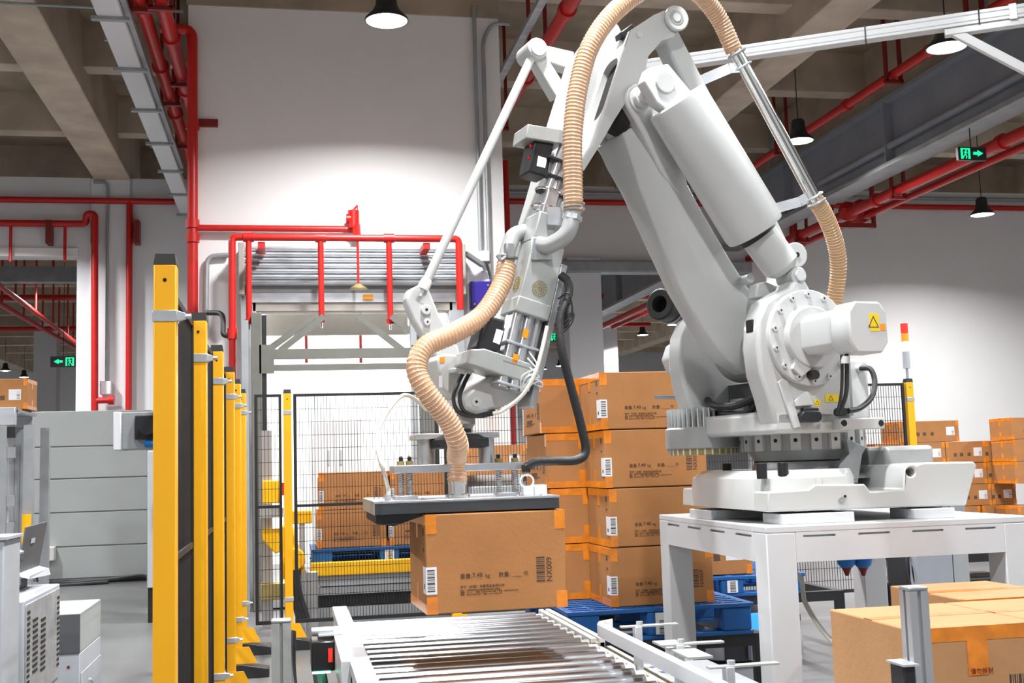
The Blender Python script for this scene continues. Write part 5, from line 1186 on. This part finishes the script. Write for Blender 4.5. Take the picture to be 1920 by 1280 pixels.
for i in range(4):
    for k in range(max(1, i*6)):
        an = 6.28318*k/max(1, i*6); p = vp(.33+.011*i*math.cos(an), -.001, .12+.011*i*math.sin(an)); MB().cyl(p, p+uu*.002, .0042, n=6).build('vent_hole', 'brass', rob, smooth=False)
# pneumatic cylinders below
for b, s_ in ((.02, .17), (.075, .17), (.12, .16), (.02, .09)):
    MB().cyl(vp(.46, b, s_), vp(.80, b, s_), .024, n=16).build('guide_cylinder', 'aluminium', rob)
vb('cylinder_profile', .47, .64, .0, .13, .07, .17, 'aluminium')
vb('cylinder_profile', .66, .80, .0, .12, .07, .165, 'aluminium')
for a in (.60, .69, .78): vb('cylinder_band', a, a+.01, -.012, .14, .06, .2, 'galv', .002)
vb('yellow_tag', .53, .57, .05, .075, .199, .2, 'sticker_orange', 0); vb('yellow_tag', .65, .69, .03, .055, .199, .2, 'sticker_orange', 0)
for k in range(5):
    MB().tube(spline([vp(.62+.03*k, .1, .19), vp(.68+.02*k, .14+.01*k, .22), vp(.74, .08+.02*k, .23), vp(.8, .1, .2)]), .0035, 6).build('signal_wire', 'wall_cool', rob)
vb('side_plate_rail', .2, .85, .155, .185, .06, .2, 'steel_plate', .003)
bl = [T(*p, .2) for p in ((882, 655), (909, 653), (1004, 684), (998, 716), (985, 716), (876, 681))]
rprism(MB(), bl, .02, .2).build('motor_plate', 'anod', rob, bevel=.006)
mk = [T(*p, .19) for p in ((893, 652), (912, 590), (949, 600), (938, 660))]
mo_ = rprism(MB(), mk, .06, .19).build('servo_motor', 'black', rob, bevel=.01)
mc_ = V((sum(p[0] for p in mk)/4, sum(p[1] for p in mk)/4)); me_ = V((mk[1][0]-mk[0][0], mk[1][1]-mk[0][1])); me_.normalize()
rprism(MB(), [T(*p, .191) for p in ((924, 641), (931, 616), (944, 620), (937, 646))], .19, .1915).build('rating_label', 'paper', mo_)
rprism(MB(), [T(*p, .12) for p in ((890, 645), (905, 606), (916, 610), (905, 650))], .1, .16).build('motor_connector', 'black_gloss', rob, bevel=.008)
mk = [T(*p, .12) for p in ((990, 322), (1004, 254), (1040, 265), (1026, 332))]
mo_ = rprism(MB(), mk, .0, .12).build('servo_motor', 'black', rob, bevel=.008)
rprism(MB(), [T(*p, .12) for p in ((1006, 311), (1009, 292), (1026, 297), (1022, 315))], .12, .1212).build('rating_label', 'paper', mo_)
rprism(MB(), [T(*p, .14) for p in ((986, 258), (990, 232), (1060, 244), (1058, 270))], -.02, .14).build('motor_plate', 'anod', rob, bevel=.004)
for px, py in ((993, 270), (990, 292), (992, 302)): MB().cyl(Q(px, py, .1), Q(px+4, py+6, .11), .006, n=8).build('red_connector', 'red_pipe', rob)
for k in range(3):
    MB().cyl(vp(-.36+.0*k, .07+.03*k, .12), vp(-.02, .03+.03*k, .12), .02, n=14).build('guide_cylinder', 'aluminium', rob)
for a in (-.28, -.2, -.12): vb('cylinder_band', a, a+.01, .0, .13, .09, .15, 'black', 0)

# ================================================================== VACUUM GRIPPER
gr = thing('vacuum_gripper', 'spring-mounted vacuum gripper plate lifting a carton', 'gripper', (.725, 5.06, 1.31))
gx0, gx1, gy0, gy1 = .338, 1.11, 4.72, 5.40
MB().box(gx0, gx1, gy0, gy1, 1.356, 1.366).build('top_plate', 'aluminium', gr, bevel=.002)
MB().box(gx0+.002, gx1-.002, gy0+.002, gy1-.002, 1.312, 1.356).build('plate_frame', 'dark_rail', gr, bevel=.003)
MB().box(gx0, gx0+.004, gy0, gy1, 1.312, 1.356).build('end_plate', 'aluminium', gr)
A = [V((x, 4.76, z)) for x, z in ((.35, 1.312), (.35, 1.275), (.42, 1.262), (.56, 1.306), (1.1, 1.308), (1.1, 1.312))]
MB().prism(A, [p+V((0, .6, 0)) for p in A]).build('foam_pad', 'rubber', gr)
for x in [gx0+.03+i*.02 for i in range(6)]+[gx0+.2+i*.1 for i in range(6)]: MB().cyl((x, gy0+.03+.35*((x-gx0) < .14), 1.366), (x, gy0+.03+.35*((x-gx0) < .14), 1.374), .005, n=6).build('plate_screw', 'galv', gr)
def gy(px, py, Y): return onY(px, py, Y)
yb_ = 4.93
a, b = gy(738, 875, yb_), gy(981, 873, yb_)
MB().box(a.x, b.x, yb_, yb_+.22, gy(860, 884, yb_).z, gy(860, 869, yb_).z).build('spreader_bar', 'aluminium', gr, bevel=.004)
zsp = gy(860, 869, yb_).z; zlo = gy(860, 884, yb_).z
for pxs, in (((752, 768, 935, 966),),):
    for px in pxs:
        for yy in (yb_+.05,):
            c = gy(px, 890, yy); x = c.x
            hs = []
            for i in range(11*8+1):
                an = 6.28318*i/8; hs.append((x+.0125*math.cos(an), yy+.0125*math.sin(an), 1.378+(zlo-1.378)*i/88))
            MB().tube(hs, .0026, 6).build('spring', 'steel_plate', gr)
            MB().cyl((x, yy, 1.37), (x, yy, zsp+.04), .007, n=10).build('guide_pin', 'chrome', gr)
            MB().cyl((x, yy, zsp), (x, yy, zsp+.018), .016, n=14).build('bushing', 'brass', gr)
            MB().cyl((x, yy, zsp+.018), (x, yy, zsp+.035), .009, n=6).build('pin_bolt', 'black', gr)
for px in (760, 950):
    c = gy(px, 925, yb_+.05); MB().box(c.x-.05, c.x+.05, yb_, yb_+.1, 1.366, 1.380).build('spring_seat', 'aluminium', gr, bevel=.002)
for px in (799, 912):
    c = gy(px, 845, yb_+.1); MB().cyl((c.x, yb_+.1, zsp), (c.x, yb_+.1, gy(px, 822, yb_+.1).z), .036, n=28).build('spacer_cylinder', 'aluminium', gr)
    c2 = gy(px, 845, yb_+.24); MB().cyl((c2.x, yb_+.24, zsp), (c2.x, yb_+.24, gy(px, 822, yb_+.1).z), .036, n=28).build('spacer_cylinder', 'aluminium', gr)
zt_ = gy(856, 822, yb_+.1).z; zt1 = gy(856, 812, yb_+.1).z
a, b = gy(778, 817, yb_+.05), gy(936, 817, yb_+.05)
MB().box(a.x, b.x, yb_+.04, yb_+.3, zt_, zt1).build('flange_plate', 'aluminium', gr, bevel=.003)
c = gy(858, 910, yb_+.02); hx, hy = c.x, yb_+.02
MB().lathe([(.055, 1.366), (.055, 1.378), (.038, 1.38), (.038, 1.42), (.042, 1.421), (.042, 1.436), (.038, 1.437)], (hx, hy, 0), (0, 0, 1), 28).build('hose_port', 'chrome', gr)
for px, py, w_ in ((990, 920, .025), (1010, 917, .03)):
    c = gy(px, py, 4.85); MB().box(c.x-w_, c.x+w_, 4.82, 4.88, 1.366, c.z+.02).build('valve_block', 'wall_cool', gr, bevel=.003)
cc = gy(987, 902, 4.85); MB().ring((cc.x, 4.84, cc.z), (.2, 1, .1), .028, .004, m=6).build('wire_loop', 'wall_cool', gr)
MB().ring((cc.x+.004, 4.845, cc.z+.002), (.1, 1, -.1), .024, .003, m=6).build('wire_loop', 'cool_grey', gr)
# ================================================================== HOSES
def corrugated(name, pts, r, label, m='hose', coil='coil_pale', pitch=.0165, amp=.02):
    P = resample(spline(pts, 14), pitch/4); t = thing(name, label, 'hose', P[0])
    rs = [r*(1+amp*(1 if (i % 4) in (0, 1) else -.6)) for i in range(len(P))]
    MB().tube(P, rs, 24).build('hose_wall', m, t, ang=180)
    mb = MB()
    for i in range(0, len(P)-4, 4):
        d = P[i+1]-P[max(i-1, 0)]; mb.ring(P[i]+(P[i+1]-P[i])*.5, d, r*1.015, r*.045, n=20, m=4)
    mb.build('coil_rings', coil, t, kind='stuff'); return t
HR = .0425
corrugated('suction_hose', [Q(1075, 396, .3), Q(1074, 330, .3), Q(1074, 250, .3), Q(1085, 160, .3), Q(1110, 80, .3), Q(1160, 15, .28), Q(1230, -28, .24), Q(1300, -18, .16), Q(1345, 30, .1), Q(1377, 96, .08)], HR, 'tan corrugated suction hose arching over the robot elbow', coil='coil_pale')
corrugated('suction_hose', [Q(1526, 372, .08), Q(1545, 400, .05), Q(1565, 450, .0), Q(1572, 500, -.05), Q(1566, 555, -.1), Q(1555, 620, -.15), Q(1540, 700, -.2)], HR*.98, 'tan corrugated suction hose dropping behind the robot drive motor', 'hose_clear', 'coil_pale')
corrugated('suction_hose', [Q(950, 495, .1), Q(940, 535, .12), Q(905, 590, .16), Q(850, 625, .2), Q(798, 650, .22), Q(781, 690, .24), Q(800, 735, .26), Q(838, 785, .24), Q(858, 830, .2), (hx, hy, zsp+.03), (hx, hy, 1.43)], HR, 'tan corrugated suction hose looping down to the gripper plate')
t = thing('suction_tube', 'straight chrome suction tube bracketed to the robot link rod', 'tube', Q(1450, 250, .08))
pa, pb = Q(1374, 86, .08), Q(1530, 378, .08)
MB().tube([pa, pb], .033, 32).build('tube_wall', 'chrome', t)
for px, py in ((1393, 124), (1527, 368)):
    c = Q(px, py, .08); MB().ring(c, pb-pa, .042, .006).build('u_bolt', 'galv', t)
for a, b, c in (((1312, 152), (1368, 128), (1392, 126)), ((1445, 393), (1500, 378), (1524, 364))):
    e0, e1, e2 = Q(*a, .08), Q(*b, .08), Q(*c, .08); MB().bar(e0, e1, .05, .008, up=ND).bar(e1, e2, .05, .008, up=ND).build('tube_bracket', 'galv', t)
for px, py in ((1381, 100), (1531, 380)): MB().ring(Q(px, py, .08), pb-pa, .043, .008).build('hose_clamp', 'steel_plate', t)
# metal elbow under the arch hose
t = thing('pipe_elbow', 'grey metal pipe elbow joining the arch hose to the valve unit', 'pipe elbow', Q(1062, 430, .3))
MB().tube(fillet([Q(1075, 392, .3), Q(1066, 440, .3), Q(1028, 462, .24), Q(1010, 458, .19)], .09, 8), .037, 24).build('elbow_body', 'cast_grey', t)
MB().cyl(Q(1074, 404, .3), Q(1072, 413, .3), .044, n=6).build('hex_collar', 'aluminium', t)
MB().ring(Q(1075, 392, .3), V((0, 0, 1)), .044, .008).build('hose_clamp', 'chrome', t)
MB().ring(Q(1076, 382, .3), V((0, 0, 1)), .046, .004).build('hose_clamp', 'chrome', t)
vf = Q(1016, 466, .21); MB().obox(vf, UD*.05, Zv*.05, ND*.006).build('elbow_flange', 'aluminium', t, bevel=.006)
MB().obox(Q(1040, 405, .22), UD*.035, Zv*.04, ND*.004).build('clamp_plate', 'galv', t)
t = thing('pipe_elbow', 'grey pipe elbow with lever clamp on the far side of the valve unit', 'pipe elbow', Q(955, 460, .05))
MB().tube(fillet([Q(985, 435, .04), Q(962, 440, .06), Q(952, 470, .09), Q(949, 498, .1)], .06, 6), .036, 20).build('elbow_body', 'cast_grey', t)
MB().ring(Q(951, 482, .095), V((.1, 0, 1)), .042, .008).build('hose_clamp', 'steel_plate', t)
MB().obox(Q(955, 470, .13), UD*.02, Zv*.035, ND*.02).build('clamp_block', 'steel_plate', t, bevel=.006)
MB().tube(spline([Q(950, 480, .13), Q(938, 488, .14), Q(936, 478, .14)]), .008, 8).build('clamp_lever', 'steel_plate', t)
t = thing('cable_hose', 'black corrugated cable hose hanging from the valve unit to the gripper', 'cable hose', Q(1070, 700, .3))
MB().tube(resample(spline([Q(1052, 516, .22), Q(1066, 530, .25), Q(1064, 560, .27), Q(1050, 600, .28), Q(1054, 660, .3), Q(1072, 730, .3), Q(1090, 800, .3), Q(1098, 845, .3), Q(1082, 862, .3), Q(1040, 864, .26), Q(1005, 866, .22), Q(985, 876, .2)], 12), .01), .019, 14).build('hose_wall', 'rubber', t)
MB().obox(Q(1056, 595, .25), UD*.022, Zv*.05, ND*.02).build('clip_block', 'black', t, bevel=.01)
MB().obox(Q(986, 878, .2), UD*.015, Zv*.018, ND*.02).build('end_boot', 'black', t, bevel=.006)
for k in range(3): MB().tube(spline([Q(1046, 560+20*k, .26), Q(1066+4*k, 550+18*k, .3), Q(1072, 585+10*k, .3), Q(1054, 610+8*k, .28)]), .004, 6).build('loose_lead', 'rubber', t)
t = thing('air_line', 'translucent air tube from the valve unit curving under the wrist', 'air tube', Q(1000, 700, .2))
MB().tube(spline([Q(1026, 612, .22), Q(1015, 660, .24), Q(1003, 700, .24), Q(980, 740, .22), Q(945, 768, .18), Q(925, 775, .15)]), .009, 10).build('tube_wall', 'tube_pale', t)
t = thing('air_line', 'translucent air tube arching beside the tan hose to the gripper plate', 'air tube', Q(730, 830, .2))
c = gy(727, 925, 4.82)
MB().tube(spline([Q(800, 768, .1), Q(778, 748, .12), Q(757, 741, .14), Q(735, 760, .16), Q(712, 800, .2), Q(708, 840, .24), Q(718, 880, .28), (c.x, 4.82, c.z+.03), (c.x, 4.82, 1.37)]), .009, 10).build('tube_wall', 'tube_pale', t)
MB().cyl((c.x, 4.82, 1.366), (c.x, 4.82, 1.39), .014, n=10).build('fitting', 'galv', t)

# ================================================================== OVERHEAD FRAME
t = thing('overhead_rail', 'white aluminium profile rail crossing high behind the robot', 'rail', onZ(1560, 75, 4.0))
ra, rb = onZ(1200, 128, 4.0), onZ(1925, 22, 4.0); dr_ = (rb-ra).normalized(); rb = rb+dr_*1.5
sd = V((dr_.y, -dr_.x, 0)).normalized()
MB().bar(ra, rb, .08, .08).build('profile', 'robot_light', t, bevel=.004)
for dz in (.018, -.018): MB().bar(ra+sd*.04+Zv*dz, rb+sd*.04+Zv*dz, .003, .006).build('profile_groove', 'cool_grey', t)
for px in (1622, 1832):
    q = onZ(px, 60, 4.0); k = (q-ra).dot(dr_); MB().bar(ra+dr_*k-Zv*.044, ra+dr_*k+Zv*.044, .09, .008, up=dr_).build('cable_tie', 'black', t)
q = onZ(1788, 60, 3.94); k = (q-ra).dot(dr_); f0 = ra+dr_*k-Zv*.06
MB().bar(f0-dr_*.05, f0+dr_*1.2, .06, .04).build('lower_profile', 'robot_light', t, bevel=.003)
e = f0+dr_*.55-Zv*.42-sd*-.0; MB().bar(f0, f0+(e-f0)*2.0, .05, .05).build('diagonal_brace', 'robot_light', t, bevel=.004)
k2 = (onZ(1898, 28, 4.0)-ra).dot(dr_); MB().obox(ra+dr_*k2+sd*.042+Zv*.0, dr_*.02, Zv*.045, sd*.004).build('joint_plate', 'galv', t)
MB().bar(rb+Zv*.0, V((rb.x, rb.y, 0)), .08, .08).build('support_post', 'robot_light', t)

# machine under the mesh fence by the lift: chain conveyor with yellow beam
YK = 10.55
def yk_(px, py): return onY(px, py, YK)
t = thing('chain_conveyor', 'lift infeed conveyor with a yellow cross beam behind the fence', 'conveyor', (.9, YK+.4, 0))
a, b = yk_(583, 1060), yk_(800, 1060)
MB().box(a.x, b.x+.3, YK, YK+.1, yk_(600, 1080).z, yk_(600, 1055).z).build('yellow_beam', 'yellow_steel', t, bevel=.006)
MB().box(a.x+.03, b.x+.3, YK+.03, YK+.1, yk_(600, 1100).z, yk_(600, 1080).z).build('side_frame', 'galv_flat', t)
MB().box(a.x+.02, b.x+.3, YK, YK+.1, yk_(600, 1116).z, yk_(600, 1102).z).build('lower_rail', 'aluminium', t)
MB().box(a.x+.02, b.x+.3, YK+.05, YK+.12, yk_(600, 1138).z, yk_(600, 1118).z).build('chain_guard', 'black', t)
MB().box(a.x, b.x+.3, YK+.03, YK+.8, .02, yk_(600, 1140).z).build('base_frame', 'galv_flat', t)
MB().box(a.x+.1, b.x+.25, YK+1.02, YK+1.05, .1, zt3-.02).build('dark_backing', 'black', t)  # black sheet added so the pallet openings look dark
MB().box(a.x-.05, a.x+.06, YK-.02, YK+.9, .0, yk_(600, 1070).z).build('end_bracket', 'aluminium', t, bevel=.01)
for k in range(3): MB().tube(spline([(a.x-.1-.03*k, YK, .75), (a.x-.12-.03*k, YK-.04, .5), (a.x-.04-.03*k, YK-.06, .2)]), .03, 8).build('cable', 'rubber', t)
pc_ = yk_(555, 1040); MB().prism(*[[V((pc_.x+x, YK+y, z)) for x, z in ((-.12, .55), (.0, .55), (.08, .62), (-.02, 1.0), (-.12, 1.02))] for y in (0, .2)]).build('yellow_gearbox', 'yellow_steel', t, bevel=.015)
MB().cyl((pc_.x-.02, YK-.05, .72), (pc_.x-.02, YK+.1, .72), .1, n=20).build('yellow_motor', 'yellow_steel', t, bevel=.01)
t = thing('lift_drive', 'yellow and steel lift drive parts behind the fence corner', 'drive', (-.1, 11.5, 0))
c = onY(508, 920, 11.5); MB().box(c.x-.08, c.x+.08, 11.5, 11.7, c.z-.12, c.z+.1).build('upper_block', 'yellow_steel', t, bevel=.01)
c = onY(508, 1015, 11.5); MB().prism(*[[V((c.x+x, 11.5+y, c.z+z)) for x, z in ((-.08, .12), (.09, .12), (.09, -.1), (.04, -.12), (-.08, .02))] for y in (0, .2)]).build('lower_block', 'yellow_steel', t, bevel=.01)
c = onY(508, 1105, 11.5); MB().box(c.x-.1, c.x+.14, 11.5, 11.7, c.z-.1, c.z+.06).build('gear_block', 'brass', t, bevel=.01)
c = onY(500, 1000, 11.6); MB().box(c.x-.05, c.x+.05, 11.6, 11.7, 0, 1.9).build('steel_post', 'aluminium', t)
c = onY(508, 960, 11.45); MB().box(c.x-.1, c.x+.12, 11.4, 11.6, c.z-.05, c.z+.04).build('bearing_plate', 'galv', t)
c = onY(515, 925, 11.3); MB().box(c.x+.06, c.x+.12, 11.3, 11.4, c.z-.02, c.z+.1).build('stop_button', 'red_pipe', t)
t = thing('warning_rail', 'yellow steel bumper behind the cartons on the lift infeed', 'bumper', onY(565, 972, 11.8))
c = onY(566, 972, 11.8); MB().box(c.x-.1, c.x+.1, 11.8, 11.9, c.z-.05, c.z+.08).build('bumper_bar', 'yellow_steel', t, bevel=.01)
MB().box(c.x-.03, c.x+.03, 11.82, 11.88, 0, c.z-.05).build('bumper_post', 'galv', t)
# carton on the elevated conveyor
q = onY(18, 765, YEC+.3)
carton((q.x-.1, YEC+.45, ZEC+.09), 0, .62, .5, .34, 'carton riding on the elevated conveyor at the left edge', 'cartons', 'plain')
q = onY(128, 772, 20); carton((q.x, 20.2, 1.9), 0, .62, .5, .34, 'small distant carton peeking over the grey enclosure', 'cartons', 'plain')
t = thing('storage_stand', 'plain grey stand behind the panelled enclosure', 'stand', (q.x, 20.2, 0))
MB().box(q.x-.5, q.x+.5, 19.9, 20.5, 1.84, 1.9).build('shelf', 'galv_flat', t)
for a in (-.45, .4): MB().box(q.x+a, q.x+a+.05, 20, 20.4, 0, 1.84).build('leg', 'galv_flat', t)
# orange cartons seen behind the fence at the right of the gripper
for i, (px, py) in enumerate(((925, 835), (1030, 852))):
    q = onY(px, py, 13.5); hz = .34
    carton((q.x+.08*i, 13.55, q.z-hz), 0, .7, .5, .34, ['orange carton behind the fence left of the stacked cartons', 'carton half hidden behind the stack and the mesh'][i], 'cartons', 'plain')
q = onY(950, 900, 13.4)
t = thing('grey_plinth', 'long grey machine plinth behind the fence below two cartons', 'plinth', (q.x, 13.8, 0))
MB().box(q.x-.42, q.x+1.3, 13.28, 13.85, 0, onY(1030, 852, 13.5).z-.345).build('plinth_body', 'galv_flat', t, bevel=.01)
